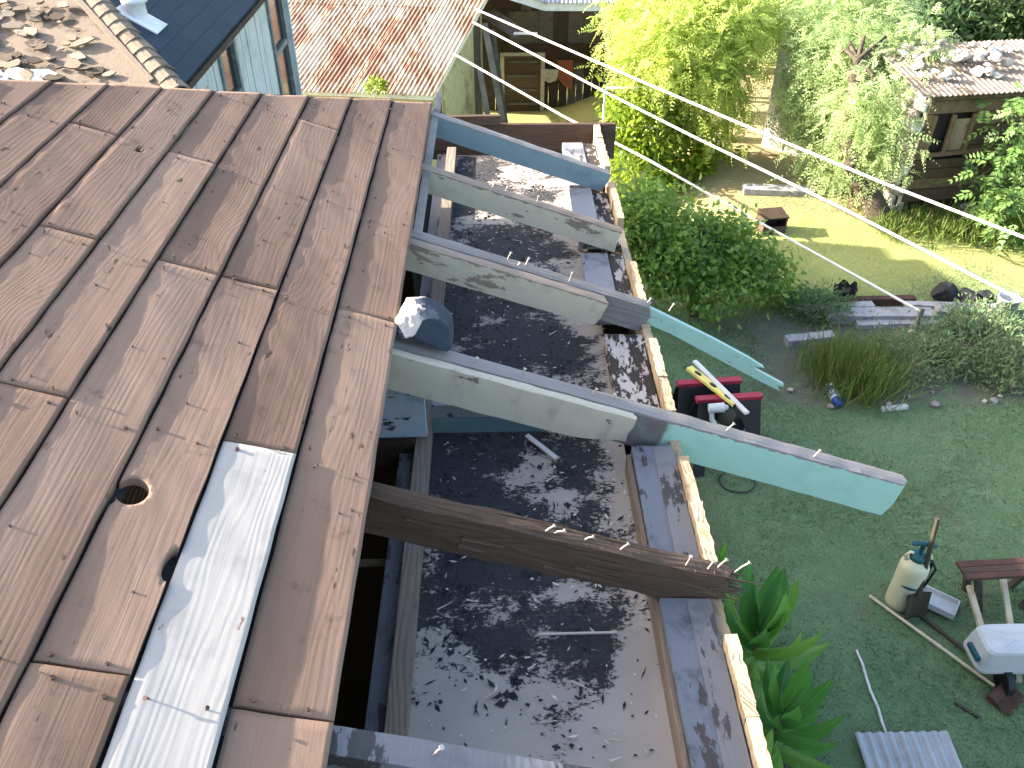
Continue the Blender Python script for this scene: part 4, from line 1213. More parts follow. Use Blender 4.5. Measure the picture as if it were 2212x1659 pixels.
# ------------------------------------------------------------------ three clotheslines
def line(name, pts, lab):
    P = []
    for (a, b) in zip(pts[:-1], pts[1:]):
        for k in range(8):
            P.append(a.lerp(b, k / 8))
    P.append(pts[-1])
    mb = MB(); mb.tube(P, 0.017, 6)
    tag(mb.build(name, M['rope_white']), lab, 'clothesline', 'clotheslines across the yard')
e_ = at_z(1990, 674, 0.25)
def plan(pts, pa, Ya, pb, Yb):
    """points seen at pts on a line that is straight in plan between depths Ya and Yb"""
    return [at_y(x_, y_, 1.0 / (1 / Ya + (x_ - pa) / (pb - pa) * (1 / Yb - 1 / Ya))) for x_, y_ in pts]
line('clothesline', plan([(1028, 20), (1345, 158), (1620, 276), (1920, 400), (2205, 510), (2600, 650)], 1028, 15.7, 2600, 6.4), 'uppermost of three white clotheslines, running off the right edge by the shed')
line('clothesline', plan([(1022, 48), (1310, 200), (1500, 296), (1830, 455), (2112, 600), (2500, 795)], 1022, 15.2, 2500, 6.5), 'middle of three white clotheslines crossing the trees and sunlit lawn')
line('clothesline', plan([(980, 116), (1215, 250), (1400, 345), (1600, 458), (1990, 674)], 980, 14.4, 1990, e_.y), 'lowest of three white clotheslines, ending at the garden timbers')
sk = thing('line_stake', 'short stake at the garden timbers where the lowest clothesline ends', 'stake', (e_.x, e_.y, 0))
mb = MB(); mb.bar((0, 0, -.05), (0, 0, .30), 0.045, 0.045, (0, 1, 0)); mb.build('stake', M['grey_wood'], sk)
pst = at_y(2600, 640, 6.4); pst2 = at_y(2500, 770, 6.5)
# ------------------------------------------------------------------ plants
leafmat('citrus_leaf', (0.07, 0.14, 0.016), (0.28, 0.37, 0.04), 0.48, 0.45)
leafmat('shade_citrus', (0.055, 0.125, 0.022), (0.21, 0.32, 0.055), 0.4, 0.45)  # darker copy of the citrus leaf, shade put into its colour
leafmat('feather_leaf', (0.24, 0.34, 0.14), (0.44, 0.53, 0.26), 0.6, 0.6)
leafmat('yellow_feather', (0.27, 0.36, 0.07), (0.48, 0.55, 0.15), 0.6, 0.6)
leafmat('dark_leaf', (0.055, 0.11, 0.04), (0.14, 0.215, 0.08), 0.4, 0.5)
leafmat('papaya_leaf', (0.06, 0.13, 0.03), (0.14, 0.23, 0.06), 0.30, 0.5)
leafmat('weed_leaf', (0.07, 0.135, 0.055), (0.18, 0.25, 0.11), 0.25, 0.6, tint=(0.20, 0.17, 0.09))
leafmat('grass_blade', (0.100, 0.175, 0.080), (0.205, 0.275, 0.14), 0.2, 0.7, tint=(0.16, 0.14, 0.08))
leafmat('sun_tint_grass', (0.26, 0.29, 0.08), (0.44, 0.43, 0.17), 0.3, 0.7)  # brighter copy of the lawn blades, sunlight put into their colour
leafmat('tall_grass', (0.05, 0.10, 0.015), (0.15, 0.20, 0.04), 0.3, 0.6, tint=(0.25, 0.21, 0.10))
def timat():
    t = NT('ti_leaf')
    o = t.obj()
    x, y, z = t.xyz(o)
    vein = t.m('SINE', t.m('MULTIPLY', t.m('ADD', t.m('ABSOLUTE', y), t.m('MULTIPLY', x, 0.25)), 420.0))
    c = t.ramp(t.m('ADD', t.m('MULTIPLY', t.rand(), 0.75), t.m('MULTIPLY', t.noise(o, 6.0), 0.3)), ((0.15, (0.065, 0.20, 0.06)), (0.55, (0.10, 0.29, 0.05)), (0.9, (0.20, 0.36, 0.06))))
    mid = t.m('SUBTRACT', 1.0, t.step(t.m('ABSOLUTE', y), 0.002, 0.006))
    c = t.mix(t.m('MULTIPLY', mid, 0.5), c, (0.25, 0.33, 0.10))
    c = t.mix(t.step(t.noise(o, 11.0, 5.0, 0.7), 0.66, 0.74), c, (0.22, 0.20, 0.05))
    t.done(c, 0.38, t.bump(vein, 0.12, 0.001), 0.4)
    tr = t.n('ShaderNodeBsdfTranslucent'); t.set(tr.inputs[0], c)
    mx = t.n('ShaderNodeMixShader'); mx.inputs[0].default_value = 0.35
    t.t.links.new(t.bs.outputs[0], mx.inputs[1]); t.t.links.new(tr.outputs[0], mx.inputs[2]); t.t.links.new(mx.outputs[0], t.out.inputs['Surface'])
    M['ti_leaf'] = t.mat
timat()
plain('dead_leaf', (0.20, 0.14, 0.06), 0.8, var=0.4)

NPR = np.random.default_rng(11)
def unit(a):
    return a / np.maximum(1e-9, np.linalg.norm(a, axis=1, keepdims=True))
def diamonds(base, d, side, L, W, fold=0.15):
    """leaf faces: two triangles each side of a midrib, folded"""
    n = len(base)
    up = unit(np.cross(d, side))
    L = np.broadcast_to(np.asarray(L, float).reshape(-1, 1), (n, 1)); W = np.broadcast_to(np.asarray(W, float).reshape(-1, 1), (n, 1))
    a = base; b = base + d * L * .45 + side * W * .5 + up * W * fold
    c = base + d * L; e = base + d * L * .45 - side * W * .5 + up * W * fold
    v = np.stack([a, b, c, e], 1).reshape(-1, 3)
    i = np.arange(n)[:, None] * 4
    f = np.concatenate([i + np.array([[0, 1, 2]]), i + np.array([[0, 2, 3]])], 1).reshape(-1, 3)
    return v, f
def cat(parts):
    vs, fs, o = [], [], 0
    for v, f in parts:
        vs.append(v); fs.append(f + o); o += len(v)
    return np.concatenate(vs), np.concatenate(fs)
def blob_points(blobs, ncl, rng, shell=0.55):
    """cluster centres spread through a set of ellipsoids (centre, radii), thicker towards their skins"""
    vol = np.array([r[0] * r[1] * r[2] for c, r in blobs]); pick = rng.choice(len(blobs), ncl, p=vol / vol.sum())
    d = unit(rng.normal(size=(ncl, 3))); rad = (shell + (1 - shell) * rng.random((ncl, 1))) ** 0.7
    c = np.array([b[0] for b in blobs])[pick]; r = np.array([b[1] for b in blobs])[pick]
    return c + d * rad * r, d
def simple_crown(blobs, ncl, per, spread, L, W, rng, droop=-0.25):
    cc, dd = blob_points(blobs, ncl, rng)
    n = ncl * per
    b = np.repeat(cc, per, 0) + rng.normal(size=(n, 3)) * spread
    d = unit(np.repeat(dd, per, 0) * 0.6 + rng.normal(size=(n, 3)) * 0.75 + np.array([0, 0, droop]))
    s = unit(np.cross(d, rng.normal(size=(n, 3)) + np.array([0, 0, 1.6])))
    k = 0.65 + 0.7 * rng.random(n)
    return diamonds(b, d, s, L * k, W * k)
def frond_crown(blobs, nf, pairs, FL, LL, LW, rng, droop=-0.35, curve=0.35, clump=6, spread=0.16):
    """pinnate leaves: a rachis with pairs of leaflets"""
    ncl = max(1, nf // clump)
    cc, dd = blob_points(blobs, ncl, rng, 0.45)
    idx = np.repeat(np.arange(ncl), clump); nf = len(idx)
    b = cc[idx] + rng.normal(size=(nf, 3)) * spread
    d = unit(dd[idx] * 0.7 + rng.normal(size=(nf, 3)) * 0.65 + np.array([0, 0, droop]))
    s = unit(np.cross(d, rng.normal(size=(nf, 3)) * .5 + np.array([0, 0, 1.0])))
    u = unit(np.cross(s, d))
    fl = FL * (0.6 + 0.8 * rng.random((nf, 1)))
    parts = []
    for i in range(pairs):
        tt = (i + 1.0) / (pairs + .3)
        pos = b + d * fl * tt - np.array([0, 0, 1.0]) * (curve * fl * tt * tt)
        taper = (1.0 - 0.55 * tt) * min(1, 0.55 + tt * 2)
        for sg in (-1, 1):
            ld = unit(s * sg * 0.9 + d * 0.5 - np.array([0, 0, 0.25 + .3 * tt]) + rng.normal(size=(nf, 3)) * .12)
            ls = unit(np.cross(ld, u))
            parts.append(diamonds(pos, ld, ls, LL * taper * (0.8 + .4 * rng.random(nf)), LW * taper, 0.05))
    tip = b + d * fl * 0.5
    return cat(parts)
def limbs(o, root, cc, rng, n, r0, mat, start=None):
    mb = MB()
    for i in range(n):
        tgt = Vector(cc[int(rng.integers(len(cc)))])
        a = Vector(root) if start is None else start[int(rng.integers(len(start)))]
        m1 = a.lerp(tgt, .35) + Vector(rng.normal(size=3) * .12) + Vector((0, 0, .08)); m2 = a.lerp(tgt, .7) + Vector(rng.normal(size=3) * .12)
        mb.tube([a, m1, m2, tgt], [r0, r0 * .7, r0 * .42, r0 * .15], 6, cap=False)
    return mb.build('limbs', mat, o)
def tree(name, label, base, trunk_pts, trunk_r, blobs, crown, leaf, bark, nl=10, lr=0.03, cat_='tree', group=None, seed=1):
    """base = world foot; everything else measured from it"""
    rng = np.random.default_rng(seed)
    t = thing(name, label, cat_, base, 0, group)
    v, f = crown(blobs, rng)
    mesh_np('crown', v, f, M[leaf], t)
    mb = MB(); mb.tube(trunk_pts, trunk_r, 10)
    tk = mb.build('trunk', M[bark], t)
    cc, _ = blob_points(blobs, 60, rng, 0.1)
    limbs(tk, trunk_pts[-1], cc, rng, nl, lr, M[bark], [Vector(p) for p in trunk_pts[-2:]])
    return t
def blobs_px(base, spec):
    """spec: (px, py, Y, rx, ry, rz)"""
    B = Vector(base)
    return [(np.array(at_y(a, b, Y) - B), np.array((rx, ry, rz))) for a, b, Y, rx, ry, rz in spec]

# citrus tree against the far end of the house: sunlit leaf colour above, shaded leaf colour below
tb = at_y(1420, 430, 12.9); b0 = Vector((tb.x, 12.9, ground_z(tb.x, 12.9)))
bl = blobs_px(b0, [(1395, 262, 12.9, .60, .55, .60), (1375, 360, 12.6, .52, .5, .52), (1460, 330, 13.0, .55, .5, .55), (1430, 430, 12.7, .5, .5, .42), (1350, 215, 13.2, .34, .4, .3), (1500, 420, 12.9, .5, .4, .40), (1535, 330, 13.2, .45, .4, .42), (1580, 395, 13.0, .30, .3, .26), (1470, 455, 12.4, .45, .35, .22), (1560, 450, 12.3, .36, .3, .2)])
tree('citrus_tree', 'bright yellow-green citrus tree in the sun beyond the far corner of the eave', b0, [(0, 0, -.05), (.02, .02, .5), (.1, .05, 1.0), (.05, .1, 1.9)], [.11, .09, .07, .04], bl,
     lambda B, r: simple_crown(B, 430, 24, .10, .115, .058, r), 'citrus_leaf', 'bark', 22, .025, seed=3)
b0 = Vector((2.65, 8.55, 0))
bl = blobs_px(b0, [(1440, 485, 8.6, .32, .35, .24), (1520, 505, 8.8, .36, .35, .22), (1470, 570, 8.4, .40, .4, .28), (1560, 545, 8.7, .42, .4, .28), (1620, 595, 8.8, .34, .32, .22), (1540, 625, 8.4, .36, .33, .16), (1660, 560, 8.9, .22, .22, .20), (1420, 540, 8.3, .25, .3, .3), (1590, 525, 9.0, .26, .3, .16), (1375, 470, 8.5, .28, .3, .36), (1650, 640, 8.7, .22, .2, .10), (1690, 600, 9.0, .16, .16, .16)])
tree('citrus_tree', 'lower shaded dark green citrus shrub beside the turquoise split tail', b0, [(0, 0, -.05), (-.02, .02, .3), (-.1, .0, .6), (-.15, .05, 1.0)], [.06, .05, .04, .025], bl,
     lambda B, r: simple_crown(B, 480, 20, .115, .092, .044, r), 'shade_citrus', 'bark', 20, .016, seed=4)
# the big feathery tree with the leaning trunk
tb = at_z(1905, 480, 0)
b0 = Vector((tb.x, tb.y, 0))
bl = blobs_px(b0, [(1800, 150, 12.6, .55, .8, .55), (1870, 120, 12.9, .6, .8, .5), (1800, 280, 12.3, .55, .6, .5), (1720, 40, 16.0, .9, .8, .5), (1880, 300, 12.0, .45, .5, .42), (1930, 150, 12.6, .55, .6, .45), (1840, 380, 11.8, .34, .4, .28), (1820, 30, 13.6, .9, .8, .5), (1895, 330, 11.3, .22, .3, .26), (1940, 235, 11.3, .28, .3, .26), (1840, 250, 11.4, .34, .3, .34), (1770, 340, 11.7, .30, .3, .26), (1990, 180, 12.6, .4, .4, .3), (1880, 210, 11.2, .34, .3, .36), (1930, 300, 10.9, .20, .25, .24), (1960, 130, 12.2, .5, .4, .3), (1860, 330, 11.2, .26, .3, .26), (1750, 230, 12.6, .34, .4, .34)])
tree('feathery_tree', 'large pale feathery tree with a leaning dark trunk in front of the stone-topped shed', b0, [(0, 0, -.05), (-.18, .10, .30), (-.46, .3, .62), (-.60, .55, 1.2), (-.55, .9, 2.0)], [.20, .155, .12, .09, .06], bl,
     lambda B, r: frond_crown(B, 9500, 8, .30, .08, .030, r), 'feather_leaf', 'bark', 26, .035, seed=5)
mb = MB()
# broken stump arm by the trunk
mb.tube([b0 + Vector((-.42, .28, .55)), b0 + Vector((-.62, .10, .82)), b0 + Vector((-.70, .02, .86))], [.10, .085, .07], 9)
tag(mb.build('broken_stump', M['bark']), 'dark broken stump arm beside the leaning trunk', 'stump')
# the yellow-green feathery tree nearer the porch
b0 = Vector((at_z(1560, 300, 0).x, at_z(1560, 300, 0).y, 0))
bl = blobs_px(b0, [(1450, 70, 13.2, .6, .7, .5), (1400, 110, 12.8, .42, .5, .42), (1540, 60, 13.4, .7, .7, .5), (1510, 160, 12.8, .45, .5, .4), (1555, 150, 13.0, .45, .6, .42), (1360, 40, 13.8, .4, .5, .4), (1620, 20, 14.2, .7, .7, .5), (1450, 10, 14.0, .7, .7, .4), (1560, 250, 12.8, .36, .4, .34)])
tree('feathery_tree', 'yellow-green feathery tree beside the dark porch, left of the white outhouse', b0, [(0, 0, -.05), (.03, 0, .5), (-.05, .05, 1.0), (-.1, .1, 1.7)], [.17, .13, .10, .06], bl,
     lambda B, r: frond_crown(B, 4800, 8, .30, .09, .036, r), 'yellow_feather', 'bark_pale', 24, .03, seed=6)
# dark trees beyond
for i, (px_, py_, Y_, sp, lab) in enumerate((
        (1990, 150, 17.5, [(1960, 60, 17, 1.0, 1, .8), (2050, 40, 17.5, 1.1, 1, .8), (1900, 20, 18, 1.0, 1, .7), (2020, 120, 16.5, .7, .7, .35)], 'dark green tree behind the shed with the stones'),
        (2190, 150, 17.5, [(2140, 30, 17.5, 1.0, 1, .9), (2210, 60, 17.5, .9, 1, .8), (2280, 20, 18, 1.2, 1, .9)], 'darkest tree at the top right corner behind the banana plant'),
        (1700, 120, 19.0, [(1640, 10, 19, 1.2, 1, .8), (1740, 0, 19.5, 1.3, 1, .8), (1560, 0, 20, 1.2, 1, .8), (1830, 0, 20, 1.2, 1, .8)], 'far green tree above the white outhouse'))):
    b_ = at_y(px_, py_, Y_); b0 = Vector((b_.x, b_.y, 0))
    bl = blobs_px(b0, sp)
    tree('background_tree', lab, b0, [(0, 0, -.3), (.05, 0, 1.2), (0, .1, 2.4)], [.22, .17, .10], bl, lambda B, r: simple_crown(B, 330, 24, .17, .16, .075, r), 'dark_leaf', 'bark', 14, .05, group='trees beyond the sheds', seed=20 + i)
# shrub at the right edge
tb = at_z(2230, 520, 0); b0 = Vector((tb.x, tb.y, 0))
bl = blobs_px(b0, [(2200, 300, 10.4, .32, .4, .34), (2175, 390, 10.3, .26, .35, .28), (2235, 420, 10.2, .35, .4, .35), (2190, 470, 10.1, .24, .3, .22), (2260, 300, 10.6, .35, .4, .4)])
tree('broadleaf_shrub', 'pale green leafy shrub cut by the right edge in front of the dark shed', b0, [(0, 0, -.05), (0, .05, .5), (-.05, .1, 1.2)], [.05, .04, .02], bl, lambda B, r: frond_crown(B, 520, 5, .24, .13, .06, r, curve=.3), 'papaya_leaf', 'bark_pale', 10, .015, 'shrub', seed=31)
# young papaya in front of the shed
def papaya(base, h, nleaf, lab, seed, r=0.028, lL=0.26):
    q = random.Random(seed)
    t = thing('papaya_plant', lab, 'plant', base)
    mb = MB(); mb.tube([(0, 0, -.03), (.01, 0, h * .5), (.0, .02, h)], [r, r * .8, r * .55], 8); mb.build('stem', M['bark_pale'], t)
    for i in range(nleaf):
        a = i * 2.4 + q.uniform(-.3, .3); e = q.uniform(-.1, .7)
        d = Vector((math.cos(a) * math.cos(e), math.sin(a) * math.cos(e), math.sin(e)))
        p0 = Vector((0, .02, h - .03 * i * .5)); p1 = p0 + d * lL
        mb = MB(); mb.tube([p0, p0.lerp(p1, .5) + Vector((0, 0, .03)), p1], .006, 5)
        poly = []
        sd_ = d.cross(Vector((0, 0, 1))).normalized(); u_ = (d * .8 - Vector((0, 0, .5))).normalized()
        for k in range(14):
            ang = -2.5 + 5.0 * k / 13
            rr = lL * (.75 if k % 2 else .32) * (1 - .2 * abs(ang) / 2.5)
            poly.append(p1 + (u_ * math.cos(ang) + sd_ * math.sin(ang)) * rr - Vector((0, 0, .12 * rr)))
        mb.add([p1] + poly, [(0, k + 1, k + 2) for k in range(13)])
        mb.build('leaf', M['papaya_leaf'], t)
    return t
p_ = at_z(2003, 440, 0); papaya((p_.x, p_.y, 0), 1.35, 11, 'young papaya with a bare pale stem in front of the dark shed', 1)
p_ = at_z(2075, 445, 0); papaya((p_.x + .1, p_.y - .05, 0), 0.75, 8, 'short papaya between the pale stem and the rubble heap', 2, .02, .2)
p_ = at_y(2160, 150, 14.5)
# banana plant, top right
b0 = at_z(2205, 200, 0); bn = thing('banana_plant', 'banana plant with broad yellow-green leaves at the top right', 'plant', (b0.x, b0.y, 0))
mb = MB(); mb.tube([(0, 0, -.05), (0, 0, .6), (.02, 0, 1.2)], [.12, .10, .06], 10); mb.build('stem', M['bark_pale'], bn)
def blade(name, mat, parent, root, d, L, W, bend, seg=9, fold=0.18, seed=0, flop=0.0, ripple=0.0):
    """a broad strap leaf with a midrib fold, arching over"""
    q = random.Random(seed)
    d = Vector(d).normalized(); sd_ = d.cross(Vector((0, 0, 1)))
    sd_ = Vector((1, 0, 0)) if sd_.length < .05 else sd_.normalized()
    fr = Matrix((d, sd_, d.cross(sd_) * -1)).transposed()
    if fr.determinant() < 0:
        fr = Matrix((d, sd_, d.cross(sd_))).transposed()
    vs = []; p = Vector((0, 0, 0)); an = 0.0
    for i in range(seg + 1):
        tt = i / seg
        w = W * (math.sin(PI * min(1, .08 + tt * .96)) ** .75) * (1 if tt < .97 else .2)
        w = max(w, W * .10) if tt < .3 else w
        dirx, dirz = math.cos(an), -math.sin(an)
        nrm_ = Vector((-dirz, 0, dirx))
        for s_ in (-1, -.5, 0, .5, 1):
            vs.append(p + Vector((0, s_ * w / 2, 0)) + nrm_ * (abs(s_) * fold * w / 2 + ripple * math.sin(tt * 17 + s_ * 3 + seed) * abs(s_)))
        p = p + Vector((dirx, 0, dirz)) * (L / seg); an += bend / seg * (0.4 + 1.2 * tt)
    fs = []
    for i in range(seg):
        for k in range(4):
            fs.append((i * 5 + k, i * 5 + k + 1, (i + 1) * 5 + k + 1, (i + 1) * 5 + k))
    mb = MB(); mb.add(vs, fs, smooth=True)
    o = mb.build(name, mat, parent)
    m4 = fr.to_4x4(); m4.translation = Vector(root); o.matrix_local = m4
    return o
q_ = random.Random(5)
for i in range(8):
    a = i * .8 + .3; blade('leaf', M['papaya_leaf'], bn, (0, 0, 1.1), (math.cos(a) * .7, math.sin(a) * .7, q_.uniform(.5, 1.1)), q_.uniform(.9, 1.3), .30, q_.uniform(.7, 1.4), seed=i)
# ti plants below the eave
def ti(base, h, n, L, W, lab, seed, low=0.0, spread=1.0):
    q = random.Random(seed)
    t = thing('ti_plant', lab, 'plant', base, 0, 'ti plants under the eave')
    mb = MB(); mb.tube([(0, 0, -.03), (.02, .01, h * .5), (0, 0, h)], [.022, .02, .014], 8); mb.build('stem', M['bark_pale'], t)
    for i in range(n):
        k = i / max(1, n - 1)
        a = i * 2.399 + q.uniform(-.25, .25)
        e = 1.30 - 1.35 * k * spread + q.uniform(-.12, .12)
        hh = h - low * k - 0.10 * k
        o = blade('leaf', M['ti_leaf'], t, (0, 0, hh), (math.cos(a) * math.cos(e), math.sin(a) * math.cos(e), math.sin(e)), L * q.uniform(.8, 1.1), W * q.uniform(.85, 1.1), q.uniform(.5, 1.2) * (.6 + .8 * k), seed=i + seed, ripple=0.006, fold=.28)
    return t
ti((2.02, 3.45, 0), 0.78, 24, .62, .15, 'tallest ti plant with long upright bright green leaves under the eave', 3, .35)
ti((2.10, 2.98, 0), 0.55, 28, .52, .12, 'low spreading ti plant with drooping yellow-green leaves at the bottom', 7, .45, 1.25)
ti((1.90, 4.20, 0), 0.55, 16, .38, .095, 'smaller ti plant behind the torn rafter end', 9, .4)
ti((1.80, 2.50, 0), 0.65, 18, .42, .09, 'ti plant at the bottom edge beside the wall', 12, .4, 1.2)
# weeds and shrubs in the garden bed
for i, (px_, py_, rr, hh, lab, lf) in enumerate(((1835, 800, .50, .42, 'fine-leaved bright weed clump beside the blue bottle', 'tall_grass'), (1960, 770, .62, .34, 'grey-green weed mound in the middle of the garden bed', 'weed_leaf'), (2080, 740, .66, .46, 'tall olive weed clump on the right of the garden bed', 'weed_leaf'), (2180, 790, .55, .34, 'low weed mound at the right edge of the garden bed', 'weed_leaf'), (1760, 655, .42, .26, 'low broad-leaved shrub left of the silver timbers', 'dark_leaf'), (2110, 690, .42, .28, 'small dark weed clump under the white bucket', 'weed_leaf'))):
    p_ = at_z(px_, py_ + 25, 0)
    rng = np.random.default_rng(50 + i)
    t = thing('weed_clump', lab, 'plant', (p_.x, p_.y, 0), 0, 'weeds in the garden bed')
    if lf == 'tall_grass':
        n = 2600
        b = np.stack([rng.normal(size=n) * rr * .42, rng.normal(size=n) * rr * .42, np.zeros(n)], 1)
        d = unit(rng.normal(size=(n, 3)) * .35 + np.array([0, 0, 1.0])); s = unit(np.cross(d, rng.normal(size=(n, 3))))
        v, f = diamonds(b, d, s, hh * (.5 + .8 * rng.random(n)), np.full(n, .010))
    else:
        v, f = simple_crown([(np.array((0, 0, hh * .40)), np.array((rr * .95, rr * .7, hh * .5)))], 210, 16, .075, .055, .016, rng, 0.5)
    mesh_np('foliage', v, f, M[lf], t)
    mb = MB()
    for k in range(7):
        a = k * .9; mb.tube([(0, 0, -.02), (math.cos(a) * rr * .3, math.sin(a) * rr * .25, hh * .5), (math.cos(a) * rr * .6, math.sin(a) * rr * .5, hh * .85)], [.008, .006, .003], 5)
    mb.build('stems', M['bark_pale'], t)
# weeds along the foot of the shed, tufts in the gutter
rng = np.random.default_rng(70)
n = 3400
xs2 = rng.uniform(5.6, 8.4, n); ys2 = S0.y - .25 + rng.normal(size=n) * .28 - .12 * (xs2 - 6)
b = np.stack([xs2, ys2, np.zeros(n)], 1)
d = unit(rng.normal(size=(n, 3)) * .45 + np.array([0, 0, 1.0])); s = unit(np.cross(d, rng.normal(size=(n, 3))))
v, f = diamonds(b, d, s, .10 + .26 * rng.random(n), np.full(n, .018))
o = mesh_np('tall_grass', v, f, M['tall_grass']); o['kind'] = 'stuff'; o['label'] = 'tall weeds and grass along the foot of the right-hand shed'
v, f = simple_crown([(np.array((0, 0, .06)), np.array((.16, .08, .09)))], 30, 14, .03, .055, .026, rng, .3)
p_ = at_y(812, 196, 13.35)
gw_ = thing('gutter_weed', 'yellow-green weed growing on the eave of the rusty shed', 'plant', p_)
mesh_np('foliage', v, f, M['citrus_leaf'], gw_)
# mown grass, a blade at a time: nobody could count it
rng = np.random.default_rng(80)
n = 210000
xx2 = rng.uniform(1.6, 9.5, n); yy2 = rng.uniform(1.8, 12.0, n)
keep = rng.random(n) < np.clip(1.15 - .0 * xx2, 0, 1)
bedm = (np.abs(xx2 - 4.9) < 1.6) & (np.abs(yy2 - 7.6) < .8)
keep &= ~(bedm & (rng.random(n) < .8)); keep &= ~((xx2 < 2.3) & (yy2 < 4.8) & (rng.random(n) < .8))
xx2, yy2 = xx2[keep], yy2[keep]; n = len(xx2)
cl = 0.5 + 0.5 * np.sin(xx2 * 2.1 + 1.3 * np.sin(yy2 * 1.7)) * np.sin(yy2 * 2.6 + np.sin(xx2 * 3.3))
b = np.stack([xx2, yy2, np.array([ground_z(a, c_) for a, c_ in zip(xx2, yy2)]) - .004], 1)
d = unit(rng.normal(size=(n, 3)) * .75 + np.array([0, 0, 1.0])); s = unit(np.cross(d, rng.normal(size=(n, 3))))
v, f = diamonds(b, d, s, (.020 + .030 * rng.random(n) ** 1.5) * (.45 + 1.1 * cl), np.full(n, .0095))
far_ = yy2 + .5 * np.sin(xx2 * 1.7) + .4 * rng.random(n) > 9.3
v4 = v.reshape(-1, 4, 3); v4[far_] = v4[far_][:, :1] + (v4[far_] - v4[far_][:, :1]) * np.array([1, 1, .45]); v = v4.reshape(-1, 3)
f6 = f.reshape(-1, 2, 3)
o = mesh_np('grass', v, f6[far_].reshape(-1, 3), M['sun_tint_grass']); o['kind'] = 'stuff'; o['label'] = 'dry yellowish grass of the far lawn, sunlight put into its colour'
f = f6[~far_].reshape(-1, 3)
o = mesh_np('grass', v, f, M['grass_blade']); o['kind'] = 'stuff'; o['label'] = 'short mown grass of the lawn'

# ------------------------------------------------------------------ things in the yard
plain('black_plastic', (0.012, 0.013, 0.016), 0.5, var=0.3)
plain('red_plastic', (0.26, 0.022, 0.040), 0.5, var=0.2)
plain('level_yellow', (0.60, 0.52, 0.14), 0.5, var=0.12)
plain('tank_cream', (0.50, 0.49, 0.34), 0.45, var=0.1, scale=3)
plain('teal_print', (0.012, 0.07, 0.085), 0.6)
plain('tool_white', (0.46, 0.46, 0.47), 0.5)
plain('tub_white', (0.40, 0.41, 0.42), 0.55, var=0.12, dirt=(0.30, 0.32, 0.33), dirtamt=0.5)
plain('rust_red', (0.075, 0.034, 0.026), 0.85, var=0.5, dirt=(0.03, 0.02, 0.016), dirtamt=.7)
plain('bottle_blue', (0.03, 0.07, 0.32), 0.4)
plain('bottle_white', (0.50, 0.53, 0.62), 0.45)
plain('stick_pale', (0.46, 0.40, 0.29), 0.8, dirt=(0.2, 0.17, 0.13))
plain('stick_white', (0.52, 0.50, 0.48), 0.8, dirt=(0.2, 0.2, 0.2))
plain('handle_dark', (0.050, 0.042, 0.030), 0.7)
plain('silver_timber', (0.30, 0.29, 0.30), 0.9, var=0.3, dirt=(0.10, 0.09, 0.09), dirtamt=.7, dscale=6)
plain('rock_blue', (0.030, 0.042, 0.062), 0.75, var=0.5, bump=0.7, bdist=0.004)
plain('rock_white', (0.52, 0.48, 0.43), 0.85, var=0.25, bump=0.5)

# sawhorses
def sawhorse(pa, pb, lab, zt=0.74):
    a, b = at_z(*pa, zt), at_z(*pb, zt)
    c = (a + b) / 2; ang = math.atan2(b.y - a.y, b.x - a.x); L = (b - a).length
    t = thing('sawhorse', lab, 'sawhorse', (c.x, c.y, 0), ang, 'black sawhorses on the lawn')
    mb = MB(); mb.box((0, 0, zt - .02), (L, .07, .04)); mb.build('top_rail', M['red_plastic'], t)
    h2 = L / 2 * .95
    for sg in (-1, 1):
        dn = Vector((0, sg * .24, -(zt - .04))).normalized(); leg = (zt - .04) / abs(dn.z)
        poly = [(-h2, 0), (h2, 0), (h2 * 1.08, leg), (h2 * .72, leg), (h2 * .62, .34), (h2 * .40, .17), (-h2 * .40, .17), (-h2 * .62, .34), (-h2 * .72, leg), (-h2 * 1.08, leg)]
        mb = MB(); mb.prism(poly, .02, ((0, sg * .022, zt - .04), (1, 0, 0), dn, (0, sg, .3)))
        fr = mb.build('leg_frame', M['black_plastic'], t)
        mb = MB(); mb.bar(Vector((-h2 * .78, sg * .022, zt - .04)) + dn * leg * .72, Vector((h2 * .78, sg * .022, zt - .04)) + dn * leg * .72, .025, .05); mb.build('brace', M['black_plastic'], fr)
    return t
sawhorse((1463, 826), (1601, 817), 'farther black sawhorse with a dark red top rail')
sawhorse((1504, 860), (1646, 851), 'nearer black sawhorse with a dark red top rail')
la, lb2 = at_z(1488, 794, .765), at_z(1590, 874, .765)
dv = (lb2 - la); Lv = dv.length
lv = thing('spirit_level', 'yellow spirit level lying across both sawhorses', 'level', (la + lb2) / 2, math.atan2(dv.y, dv.x))
mb = MB(); mb.box((0, 0, .0), (Lv, .07, .028)); mb.build('beam', M['level_yellow'], lv)
for x_ in (-.30, .02, .33):
    mb = MB(); mb.lathe([(.026, 0), (.026, .003), (0, .003)], 12, c=(0, 0, 0)); o_ = mb.build('vial_window', M['black_plastic'], lv, (x_ * Lv, 0, .0145)); o_.scale = (1.7, .75, 1)
for s_ in (-1, 1):
    mb = MB(); mb.box((s_ * (Lv / 2 + .008), 0, 0), (.018, .072, .030)); mb.build('end_cap', M['black_plastic'], lv)
a, b = at_z(1500, 780, .775), at_z(1614, 893, .775)
mb = MB(); mb.bar(a, b, .045, .022); tag(mb.build('lath', M['stick_white']), 'thin grey lath lying beside the yellow level on the sawhorses', 'lath')
